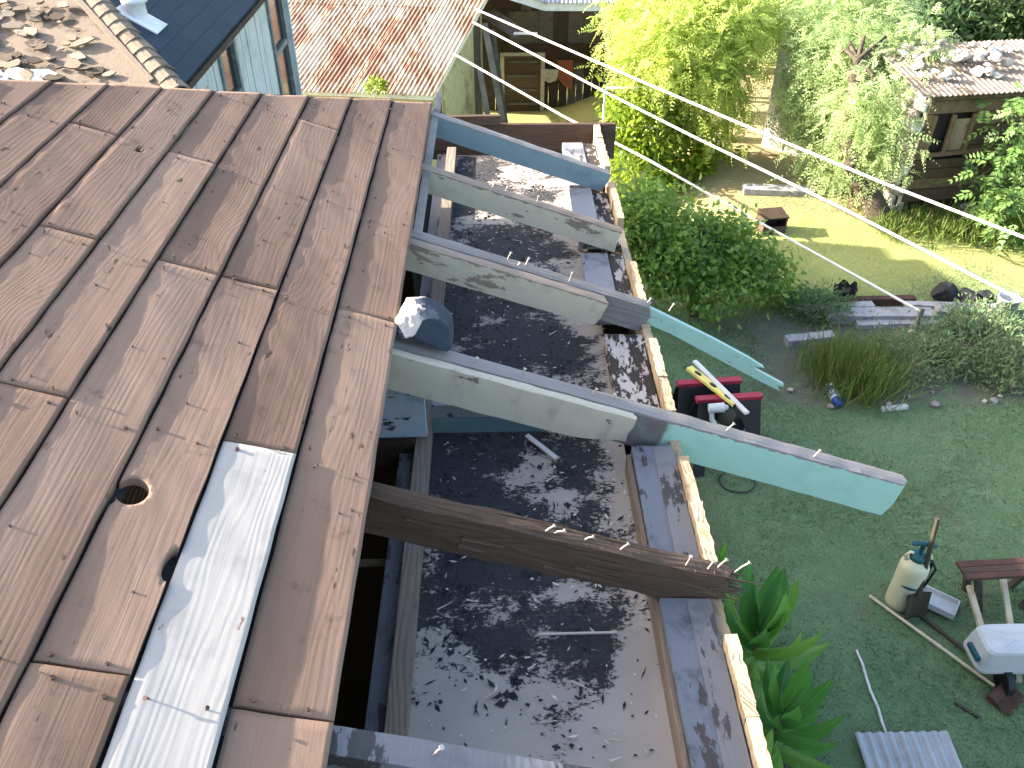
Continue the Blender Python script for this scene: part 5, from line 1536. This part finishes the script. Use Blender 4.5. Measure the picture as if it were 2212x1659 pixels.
# white and grey power tool hanging on the nearer sawhorse
p_ = at_z(1550, 893, .66)
pt = thing('power_tool', 'white and grey power tool on the nearer sawhorse', 'tool', p_)
mb = MB(); mb.tube([(-.09, 0, .06), (.05, 0, .07)], [.042, .046], 12); mb.tube([(.05, 0, .07), (.085, 0, .07)], [.03, .02], 10); mb.build('motor_body', M['tool_white'], pt)
mb = MB(); mb.tube([(-.06, 0, .05), (-.05, -.02, -.05), (-.02, -.03, -.10)], [.024, .022, .026], 8); mb.build('grip', M['tool_white'], pt)
mb = MB(); mb.tube([(.01, -.05, .02), (.01, .05, .02)], [.02, .02], 8); mb.build('switch_block', M['black_plastic'], pt)
mb = MB(); mb.lathe([(.0, -.006), (.085, -.006), (.085, .006), (0, .006)], 18, c=(.0, 0, 0)); g_ = mb.build('blade_guard', M['handle_dark'], pt, (.10, .02, -.06), (R(80), 0, R(10)))
# a coil of cable on the grass
p_ = at_z(1592, 1041, .01)
mb = MB(); mb.tube([Vector((p_.x + .17 * math.cos(k * .42), p_.y + .15 * math.sin(k * .42), .014 + .004 * (k % 3))) for k in range(17)], .007, 6); tag(mb.build('cable_coil', M['black_plastic']), 'dark ring of cable on the grass below the turquoise rafter tail', 'cable')
# sprayer
p_ = at_z(1940, 1303, 0)
sp = thing('garden_sprayer', 'cream plastic pump sprayer with a dark teal pump handle', 'sprayer', (p_.x, p_.y, 0), R(-10))
mb = MB(); mb.lathe([(0, .0), (.095, .0), (.108, .02), (.110, .10), (.107, .30), (.110, .42), (.108, .47), (.092, .515), (.060, .545), (.052, .56)], 28); mb.build('tank', M['tank_cream'], sp)
mb = MB(); mb.lathe([(.055, .545), (.064, .55), (.064, .585), (.045, .60), (.0, .60)], 20); mb.build('cap', M['teal_print'], sp)
mb = MB(); mb.tube([(0, 0, .58), (0, 0, .69)], .016, 10); mb.build('pump_rod', M['teal_print'], sp)
mb = MB(); mb.tube([(-.085, 0, .70), (-.05, 0, .712), (.05, 0, .712), (.085, 0, .70)], [.016, .02, .02, .016], 8); mb.build('pump_handle', M['teal_print'], sp)
for s_ in (-1, 1):
    mb = MB(); mb.tube([(s_ * .075, 0, .50), (s_ * .095, 0, .565), (s_ * .07, 0, .61), (s_ * .05, 0, .60)], .014, 7); mb.build('shoulder_loop', M['tank_cream'], sp)
def curved_patch(z0, z1, a0, a1, r, skew=0.0, n=10, wave=0.0):
    mb = MB(); vs = []
    for i in range(n + 1):
        a = a0 + (a1 - a0) * i / n
        th_ = math.sin(PI * (i + .6) / (n + 1.2)) if wave else 1
        zc = (z0 + z1) / 2 + skew * (i / n - .5) + wave * math.sin(i / n * 3)
        for s_ in (-1, 1):
            vs.append((r * math.cos(a), r * math.sin(a), zc + s_ * (z1 - z0) / 2 * th_))
    mb.add(vs, [(2 * i, 2 * i + 2, 2 * i + 3, 2 * i + 1) for i in range(n)])
    return mb
af = R(-90 + 10 - 15)
curved_patch(.285, .315, af - .72, af + .62, .1125, -.02, 12, .010).build('swoosh_mark', M['teal_print'], sp)
for k in range(3):
    curved_patch(.232 - .017 * k, .242 - .017 * k, af - .02, af + .42, .1125).build('print_line', M['teal_print'], sp)
mb = MB(); mb.tube([(.10, .0, .10), (.15, .02, .25), (.16, .0, .45), (.09, -.01, .56)], .010, 7); mb.build('hose', M['black_plastic'], sp)
mb = MB(); mb.tube([(.125, .03, .20), (.13, .03, .50)], .014, 7); mb.build('wand', M['black_plastic'], sp)
# spade leaning at the sprayer
a, b = at_z(2026, 1120, .98), at_z(1988, 1268, .32)
f_ = at_z(2015, 1330, 0)
sd3 = thing('spade', 'dark spade standing upright behind the cream sprayer', 'spade', (f_.x, f_.y, 0))
mb = MB(); A3, B3 = a - Vector((f_.x, f_.y, 0)), b - Vector((f_.x, f_.y, 0)); mb.tube([A3, A3.lerp(B3, .5), B3], [.016, .018, .019], 8); mb.build('handle', M['handle_dark'], sd3)
mb = MB(); mb.tube([B3, B3 + (B3 - A3).normalized() * .10], [.024, .030], 8); mb.build('socket', M['handle_dark'], sd3)
ax = (B3 - A3).normalized(); sdx = Vector((1, .25, .0)).normalized()
mb = MB(); vs = []
for i in range(6):
    for k in range(5):
        s_ = (k - 2) / 2
        vs.append(B3 + ax * (.06 + .26 * i / 5) + sdx * (s_ * .105 * (1 - .10 * (i / 5) ** 2)) + Vector((0, -1, .2)) * (.028 * s_ * s_))
mb.add(vs + [v + Vector((0, .006, 0)) for v in vs], [(i*5+k, i*5+k+1, i*5+k+6, i*5+k+5) for i in range(5) for k in range(4)] + [(30+i*5+k+5, 30+i*5+k+6, 30+i*5+k+1, 30+i*5+k) for i in range(5) for k in range(4)], smooth=True); mb.build('blade', M['handle_dark'], sd3)
# white tray behind it
p_ = at_z(2022, 1300, .05)
tr_ = thing('white_tray', 'shallow white plastic tray lying behind the spade', 'tray', (p_.x, p_.y, 0), R(-38))
mb = MB(); mb.box((0, 0, .035), (.30, .20, .01)); mb.build('tray_floor', M['tub_white'], tr_, None, (R(-8), 0, 0))
mb = MB()
for (c_, d_) in (((.15, 0, .055), (.012, .21, .05)), ((-.15, 0, .055), (.012, .21, .05)), ((0, .10, .055), (.31, .012, .05)), ((0, -.10, .055), (.31, .012, .05))):
    mb.box(c_, d_)
mb.build('rim', M['tub_white'], tr_, None, (R(-8), 0, 0))
# pole lying from the spade towards the tub
def stick(name, pa, pb, r, mat, lab, cat_='stick', z=0.02, wob_=0.0):
    a, b = at_z(*pa, z), at_z(*pb, z)
    q = random.Random(hash(lab) % 999 if False else len(lab))
    P = [a.lerp(b, k / 6) + Vector((q.uniform(-wob_, wob_), q.uniform(-wob_, wob_), 0)) for k in range(7)]
    mb = MB(); mb.tube(P, [r * .8] + [r] * 5 + [r * .8], 7)
    return tag(mb.build(name, M[mat]), lab, cat_)
stick('pole', (1985, 1326), (2092, 1410), .018, 'handle_dark', 'dark pole lying on the grass between the spade and the white tub', 'pole', .03)
stick('lath', (1850, 1403), (1916, 1592), .011, 'stick_white', 'crooked white stick lying on the grass above the corrugated sheet', 'stick', .015, .010)
stick('twig', (2062, 1517), (2118, 1551), .014, 'handle_dark', 'short dark stick on the grass near the bottom right', 'stick', .015)
# push broom
a, b = at_z(1878, 1287, .03), at_z(2148, 1482, .06)
br = thing('broom', 'long pale broom handle with a rusty red head lying on the lawn', 'broom', (b.x, b.y, 0))
mb = MB(); mb.tube([a - Vector((b.x, b.y, 0)), b - Vector((b.x, b.y, 0))], .0135, 8); mb.build('handle', M['stick_pale'], br)
dv = (b - a).normalized(); an = math.atan2(dv.y, dv.x)
mb = MB(); mb.box((0, 0, 0), (.07, .26, .05)); mb.build('head', M['rust_red'], br, (dv.x * .05, dv.y * .05, .06), (0, R(15), an))
mb = MB()
for k in range(70):
    mb.bar((rnd.uniform(-.02, .02), -.12 + .24 * k / 69, 0), (.11 + rnd.uniform(-.02, .02), -.125 + .25 * k / 69 + rnd.uniform(-.012, .012), -.015), .006, .006, tb=.5)
mb.build('bristles', M['rust_red'], br, (dv.x * .07, dv.y * .07, .055), (0, R(10), an))
# white tub on wooden shafts
zt = .42
cs = [at_z(*p, zt) for p in ((2078, 1352), (2115, 1388))]
p_ = at_z(2150, 1375, zt); bx_ = p_.x + .20; by_ = p_.y
wb = thing('upturned_tub', 'white tub upside down on two wooden shafts at the right edge', 'tub', (bx_, by_, 0))
mb = MB()
prof = [(1.00, .17), (1.02, .20), (1.0, .215), (.97, .30), (.92, .375), (.86, .395), (.5, .41), (.2, .415)]
vs = []; n_ = 40
for k, zq in prof:
    for i in range(n_):
        a = 2 * PI * i / n_
        ca, sa = math.cos(a), math.sin(a)
        ex2 = .30
        vs.append((.31 * k * math.copysign(abs(ca) ** ex2, ca), .145 * k * math.copysign(abs(sa) ** ex2, sa), zq + rnd.uniform(-.002, .002)))
mb.add(vs, [(r_ * n_ + i, r_ * n_ + (i + 1) % n_, (r_ + 1) * n_ + (i + 1) % n_, (r_ + 1) * n_ + i) for r_ in range(len(prof) - 1) for i in range(n_)] + [tuple((len(prof) - 1) * n_ + i for i in range(n_))], smooth=False)
mb.build('tub_shell', M['tub_white'], wb)
mb = MB(); mb.box((-.315, -.02, .27), (.03, .14, .04)); mb.build('grip_slot', M['teal_print'], wb)
for (pa_, za_, pb2_, zb_) in (((2094, 1266), .20, (2141, 1434), .08), ((2164, 1232), .20, (2201, 1472), .06)):
    mb = MB(); mb.bar(at_z(*pa_, za_) - Vector((bx_, by_, 0)), at_z(*pb2_, zb_) - Vector((bx_, by_, 0)), .04, .035); mb.build('shaft', M['stick_pale'], wb)
mb = MB(); mb.tube([(-.12, -.16, .10), (-.07, -.16, .10)], .10, 14); mb.build('wheel', M['black_plastic'], wb)
# reddish table at the right edge
tzz = .38
p_ = at_z(2150, 1228, tzz)
tb_ = thing('brown_table', 'low reddish-brown wooden table with dark legs at the right edge', 'table', (p_.x + .12, p_.y, 0), R(3))
for k in range(3):
    mb = MB(); mb.box((0, -.06 + .06 * k, tzz), (.80, .056, .025), jit=.002); mb.build('top_plank', M['rust_red'] if k != 1 else M['brown_wood'], tb_)
for s_ in (-1, 1):
    for s2 in (-1, 1):
        mb = MB(); mb.bar((s_ * .30, s2 * .08, tzz - .01), (s_ * .18, s2 * .10, 0), .045, .045, (0, 1, 0)); mb.build('leg', M['handle_dark'], tb_)
mb = MB(); mb.bar((-.26, 0, .32), (.26, 0, .32), .03, .05); mb.build('stretcher', M['handle_dark'], tb_)
# corrugated sheet on the grass
pa, pb = at_z(1850, 1620, .03), at_z(2035, 1610, .03)
cs_ = thing('corrugated_sheet', 'grey corrugated iron sheet lying on the grass at the bottom', 'sheet', (pa.x, pa.y - .75, 0))
u_ = Vector((pb.x - pa.x, 0.0, 0)); Lc = u_.length; u_.normalize()
sheet(0, Lc + .05, 0, 1.0, .03, cs_, M['iron_sheet'], Vector((0, 0, 0)), u_, Vector((.02, .86, .03)), Vector((0, 0, 1)), 'sheet_metal')
# garden bed: timbers, pots, bucket, bottle
def timber(pa, pb, w, h, mat, lab, z=None):
    a, b = at_z(*pa, h / 2), at_z(*pb, h / 2)
    mb = MB(); n_ = 8; 
    q = random.Random(len(lab)); up = Vector((0, 0, 1)); d_ = (b - a).normalized(); sd_ = d_.cross(up)
    vs = []
    for i in range(n_ + 1):
        p = a.lerp(b, i / n_)
        for (s_, k) in ((-1, -1), (1, -1), (1, 1), (-1, 1)):
            vs.append(p + sd_ * (s_ * w / 2 * q.uniform(.92, 1.05)) + up * (k * h / 2 * q.uniform(.9, 1.05)))
    mb.add(vs, [(i*4+k, (i+1)*4+k, (i+1)*4+(k+1) % 4, i*4+(k+1) % 4) for i in range(n_) for k in range(4)] + [(0, 1, 2, 3), (n_*4+3, n_*4+2, n_*4+1, n_*4)])
    return tag(mb.build('timber', M[mat]), lab, 'timber', 'old timbers round the garden bed')
timber((1785, 682), (2015, 682), .20, .12, 'silver_timber', 'thick silver-grey timber along the back of the garden bed')
timber((1800, 652), (1975, 648), .09, .10, 'rust_red', 'thin reddish-brown board behind the silver timber')
timber((2020, 672), (2160, 680), .16, .10, 'silver_timber', 'grey timber between the black stones and the white bucket')
timber((1698, 738), (1800, 728), .13, .10, 'silver_timber', 'short grey timber at the left of the garden bed')
timber((1722, 670), (1885, 662), .12, .09, 'silver_timber', 'grey board lying left of the silver timber')
timber((1850, 702), (2085, 696), .11, .07, 'silver_timber', 'long low grey board in front of the silver timber')
timber((1955, 660), (2195, 666), .10, .08, 'silver_timber', 'long grey board between the black boulders and the weeds')
timber((1905, 884), (1960, 878), .05, .04, 'stick_white', 'small pale offcut at the front edge of the garden bed')
for i, (px_, py_, r_) in enumerate(((2035, 636, .16), (2082, 643, .14), (2122, 642, .11))):
    p_ = at_z(px_, py_ + 12, 0)
    o_ = bpy.data.objects.new('dark_boulder', rock_mesh('dark_boulder', r_, 500 + i, M['black_flake'], 3, (1, 1, .95), .12)); o_.location = (p_.x, p_.y, r_ * .7)
    tag(link(o_), ('largest of the three black boulders behind the timbers', 'middle of the three black boulders behind the timbers', 'smallest of the three black boulders, nearest the white bucket')[i], 'boulder', 'black boulders behind the garden bed')
q_ = random.Random(31)
for i in range(26):
    p_ = at_z(q_.uniform(1700, 2190), q_.uniform(690, 720) if i % 2 else q_.uniform(840, 885), 0)
    o_ = bpy.data.objects.new('garden_stone', rock_mesh('garden_stone', q_.uniform(.025, .06), 600 + i, M['stone_grey' if i % 3 else 'stone_pale'], 1)); o_.location = (p_.x, p_.y, .02)
    tag(link(o_), 'small grey stone edging the weedy garden bed', 'stone', 'stones round the garden bed')
p_ = at_z(1824, 648, .0)
bk_ = thing('black_pot', 'crumpled black plastic plant pot with a jagged rim behind the timbers', 'pot', (p_.x, p_.y, 0), 0)
mb = MB(); vs = []; n_ = 18
for j, (r_, z_) in enumerate(((.09, 0), (.12, .10), (.14, .2))):
    for i in range(n_):
        a = 2 * PI * i / n_; jz = (.06 * ((i % 3) - 1) + .03 * math.sin(i * 2.3)) if j == 2 else 0
        vs.append((r_ * (1.25 if math.cos(a) < 0 else .9) * math.cos(a), r_ * .8 * math.sin(a), z_ + jz))
mb.add(vs, [(j*n_+i, j*n_+(i+1) % n_, (j+1)*n_+(i+1) % n_, (j+1)*n_+i) for j in range(2) for i in range(n_)]); mb.build('pot_wall', M['black_plastic'], bk_)
mb = MB(); mb.lathe([(0, .13), (.115, .13)], 16); mb.build('soil', M['dark_plank'], bk_)
p_ = at_z(2165, 682, 0)
wbk = thing('bucket', 'whitish bucket standing at the right end of the garden timbers', 'bucket', (p_.x, p_.y, 0))
mb = MB(); mb.lathe([(0, 0), (.095, 0), (.125, .25), (.132, .25), (.132, .27), (.118, .27), (.09, .02), (0, .02)], 20); mb.build('bucket_body', M['tub_white'], wbk)
mb = MB(); mb.tube([(.13, 0, .25), (.11, .08, .30), (0, .13, .33), (-.11, .08, .30), (-.13, 0, .25)], .005, 6); mb.build('bail', M['steel_nail'], wbk)
a, b = at_z(1793, 838, .05), at_z(1808, 868, .05)
dv = (b - a).normalized(); an = math.atan2(dv.y, dv.x)
bt = thing('bottle', 'white and blue plastic bottle lying at the edge of the garden bed', 'bottle', ((a.x + b.x) / 2, (a.y + b.y) / 2, .055), an)
mb = MB(); mb.lathe([(0, -.14), (.05, -.14), (.055, -.12), (.055, .08), (.04, .11)], 18); o_ = mb.build('bottle_body', M['bottle_white'], bt, None, (0, R(90), 0))
mb = MB(); mb.lathe([(.0562, -.09), (.0562, -.03)], 18); mb.build('blue_band', M['bottle_blue'], bt, None, (0, R(90), 0))
mb = MB(); mb.lathe([(.0562, .05), (.050, .10), (.036, .12), (.036, .17), (0, .17)], 18); mb.build('cap', M['bottle_blue'], bt, None, (0, R(90), 0))
# crate and a grey plank under the feathery tree
p_ = at_z(1663, 497, 0)
cr = thing('wooden_crate', 'small dark wooden crate standing behind the citrus tree', 'crate', (p_.x, p_.y, 0), R(8))
mb = MB()
for (c_, d_) in (((0, 0, .02), (.34, .26, .02)), ((-.16, 0, .13), (.02, .26, .24)), ((.16, 0, .13), (.02, .26, .24)), ((0, .12, .13), (.34, .02, .24)), ((0, -.12, .06), (.34, .02, .10))):
    mb.box(c_, d_)
mb.build('crate_boards', M['brown_wood'], cr)
mb = MB(); mb.box((0, 0, .255), (.36, .28, .02), Matrix.Rotation(.1, 3, 'X')); mb.build('lid', M['dark_wood'], cr)
timber((1605, 408), (1758, 414), .22, .09, 'silver_timber', 'grey weathered plank lying on the dry ground under the feathery tree')
# ------------------------------------------------------------------ things lying on the open roof
p_ = slope(0.095, 2.06, -DT)
bm = bmesh.new(); bmesh.ops.create_icosphere(bm, subdivisions=4, radius=1)
q = random.Random(14)
cuts = [(Vector(n_).normalized(), d_) for n_, d_ in (((-.8, -.5, .45), .62), ((.55, -.75, .40), .66), ((.9, .1, .25), .72), ((0, -.35, -.9), .5), ((.1, .1, 1), .70), ((-.3, -.1, .9), .74), ((.2, -.9, -.3), .74), ((-.9, .3, 0), .8), ((.5, .2, .8), .72))]
for v in bm.verts:
    for cn, cd in cuts:
        e_c = v.co.dot(cn) - cd
        if e_c > 0: v.co -= cn * e_c
    w_n = .018 * math.sin(v.co.x * 9 + v.co.y * 7) + .014 * math.sin(v.co.z * 15 + v.co.x * 12 + 1) + q.uniform(-.006, .006)
    v.co = Vector((v.co.x * .108, v.co.y * .082, v.co.z * .086)) * (1 + w_n)
    if v.co.z < -.042: v.co.z = -.042
me = bpy.data.meshes.new('stone_block'); bm.to_mesh(me); bm.free()
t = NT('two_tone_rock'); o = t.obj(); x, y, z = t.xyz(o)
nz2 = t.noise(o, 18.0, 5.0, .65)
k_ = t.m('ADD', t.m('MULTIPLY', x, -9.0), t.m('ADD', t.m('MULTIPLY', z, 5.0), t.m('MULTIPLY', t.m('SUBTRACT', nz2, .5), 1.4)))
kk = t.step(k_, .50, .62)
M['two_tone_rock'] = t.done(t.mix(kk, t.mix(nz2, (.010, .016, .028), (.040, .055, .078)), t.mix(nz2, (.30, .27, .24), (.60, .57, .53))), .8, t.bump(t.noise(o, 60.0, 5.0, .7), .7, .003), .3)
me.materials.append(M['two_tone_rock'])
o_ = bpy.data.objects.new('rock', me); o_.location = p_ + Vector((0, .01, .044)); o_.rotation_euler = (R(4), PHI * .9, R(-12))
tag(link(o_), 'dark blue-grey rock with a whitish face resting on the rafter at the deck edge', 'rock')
# white stick dropped on the ceiling, and splinters
a, b = at_z(1138, 940, ZC + .02), at_z(1202, 990, ZC + .02)
mb = MB(); mb.bar(a, b, .016, .006); tag(mb.build('wood_scrap', M['stick_white']), 'whitish flat wood scrap lying on the crust below the long rafter', 'scrap')
a, b = at_z(1162, 1370, ZC + .012), at_z(1332, 1366, ZC + .012)
mb = MB(); mb.bar(a, b, .006, .004); tag(mb.build('wood_scrap', M['splinter_wood']), 'longest thin splinter on the ceiling in the nearest bay', 'scrap')
a, b = at_z(1310, 790, EDGE_Z - .44), at_z(1398, 735, EDGE_Z - .41)
mb = MB(); mb.bar(a, b, .006, .005); tag(mb.build('wood_scrap', M['splinter_wood']), 'thin splinter leaning across the peeling black plate to the wall top', 'scrap')
q_ = random.Random(44)
SPOTS = [(1265, 745), (1300, 755), (1355, 770), (1250, 700), (1290, 690), (1170, 690), (1240, 1010), (1130, 1120), (1380, 1130), (1110, 1420), (1148, 1440), (1140, 1420), (1020, 1300), (1080, 1295), (960, 1310), (1185, 1560), (1330, 1600), (1060, 1500), (1250, 1480), (1120, 520), (1150, 540), (1220, 545), (1190, 1035), (1330, 1640), (1020, 1420), (1300, 740), (1195, 720), (1340, 785)]
for i, (a_, b_) in enumerate(SPOTS):
    p = at_z(a_, b_, ZC + .012)
    if p.x > .70: p.x = .69
    an = q_.uniform(-.7, .7); L_ = q_.uniform(.006, .024)
    mb = MB(); mb.bar((-L_, 0, 0), (L_, q_.uniform(-.004, .004), q_.uniform(0, .008)), q_.uniform(.003, .007), q_.uniform(.002, .004), tb=.4)
    tag(mb.build('wood_splinter', M['splinter_wood'], None, p, (0, 0, an)), 'small pale splinter lying on the black crust of the open ceiling', 'splinter', 'splinters on the open ceiling')
# loose flakes of the crust
rng = np.random.default_rng(90)
n = 2200
px2 = rng.uniform(.08, .70, n); py2 = rng.uniform(.5, 4.3, n)
dens = np.clip(1.1 - .9 * (px2 > .55) - .75 * (py2 < 1.15), .08, 1)
kp = rng.random(n) < dens; px2, py2 = px2[kp], py2[kp]; n = len(px2)
b = np.stack([px2, py2, ZC + .004 + .006 * rng.random(n)], 1)
d = unit(rng.normal(size=(n, 3)) * np.array([1, 1, .22])); s = unit(np.cross(d, np.array([[0, 0, 1.0]]) + rng.normal(size=(n, 3)) * .25))
v, f = diamonds(b, d, s, .006 + .040 * rng.random(n) ** 3, .005 + .024 * rng.random(n) ** 3, .18)
o = mesh_np('crust_flakes', v, f, M['black_flake']); o['kind'] = 'stuff'; o['label'] = 'loose black crust flakes strewn over the open ceiling'
n = 500
b = np.stack([rng.uniform(.1, .83, n), rng.uniform(.5, 4.3, n), np.zeros(n)], 1); b[:, 2] = np.where(b[:, 0] > .72, EDGE_Z - .455, ZC + .012)
d = unit(rng.normal(size=(n, 3)) * np.array([1, 1, .2])); s = unit(np.cross(d, np.array([[0, 0, 1.0]]) + rng.normal(size=(n, 3)) * .2))
v, f = diamonds(b, d, s, .006 + .022 * rng.random(n) ** 2, .003 + .006 * rng.random(n), .1)
o = mesh_np('wood_crumbs', v, f, M['splinter_wood']); o['kind'] = 'stuff'; o['label'] = 'pale wood crumbs among the black crust of the open ceiling'
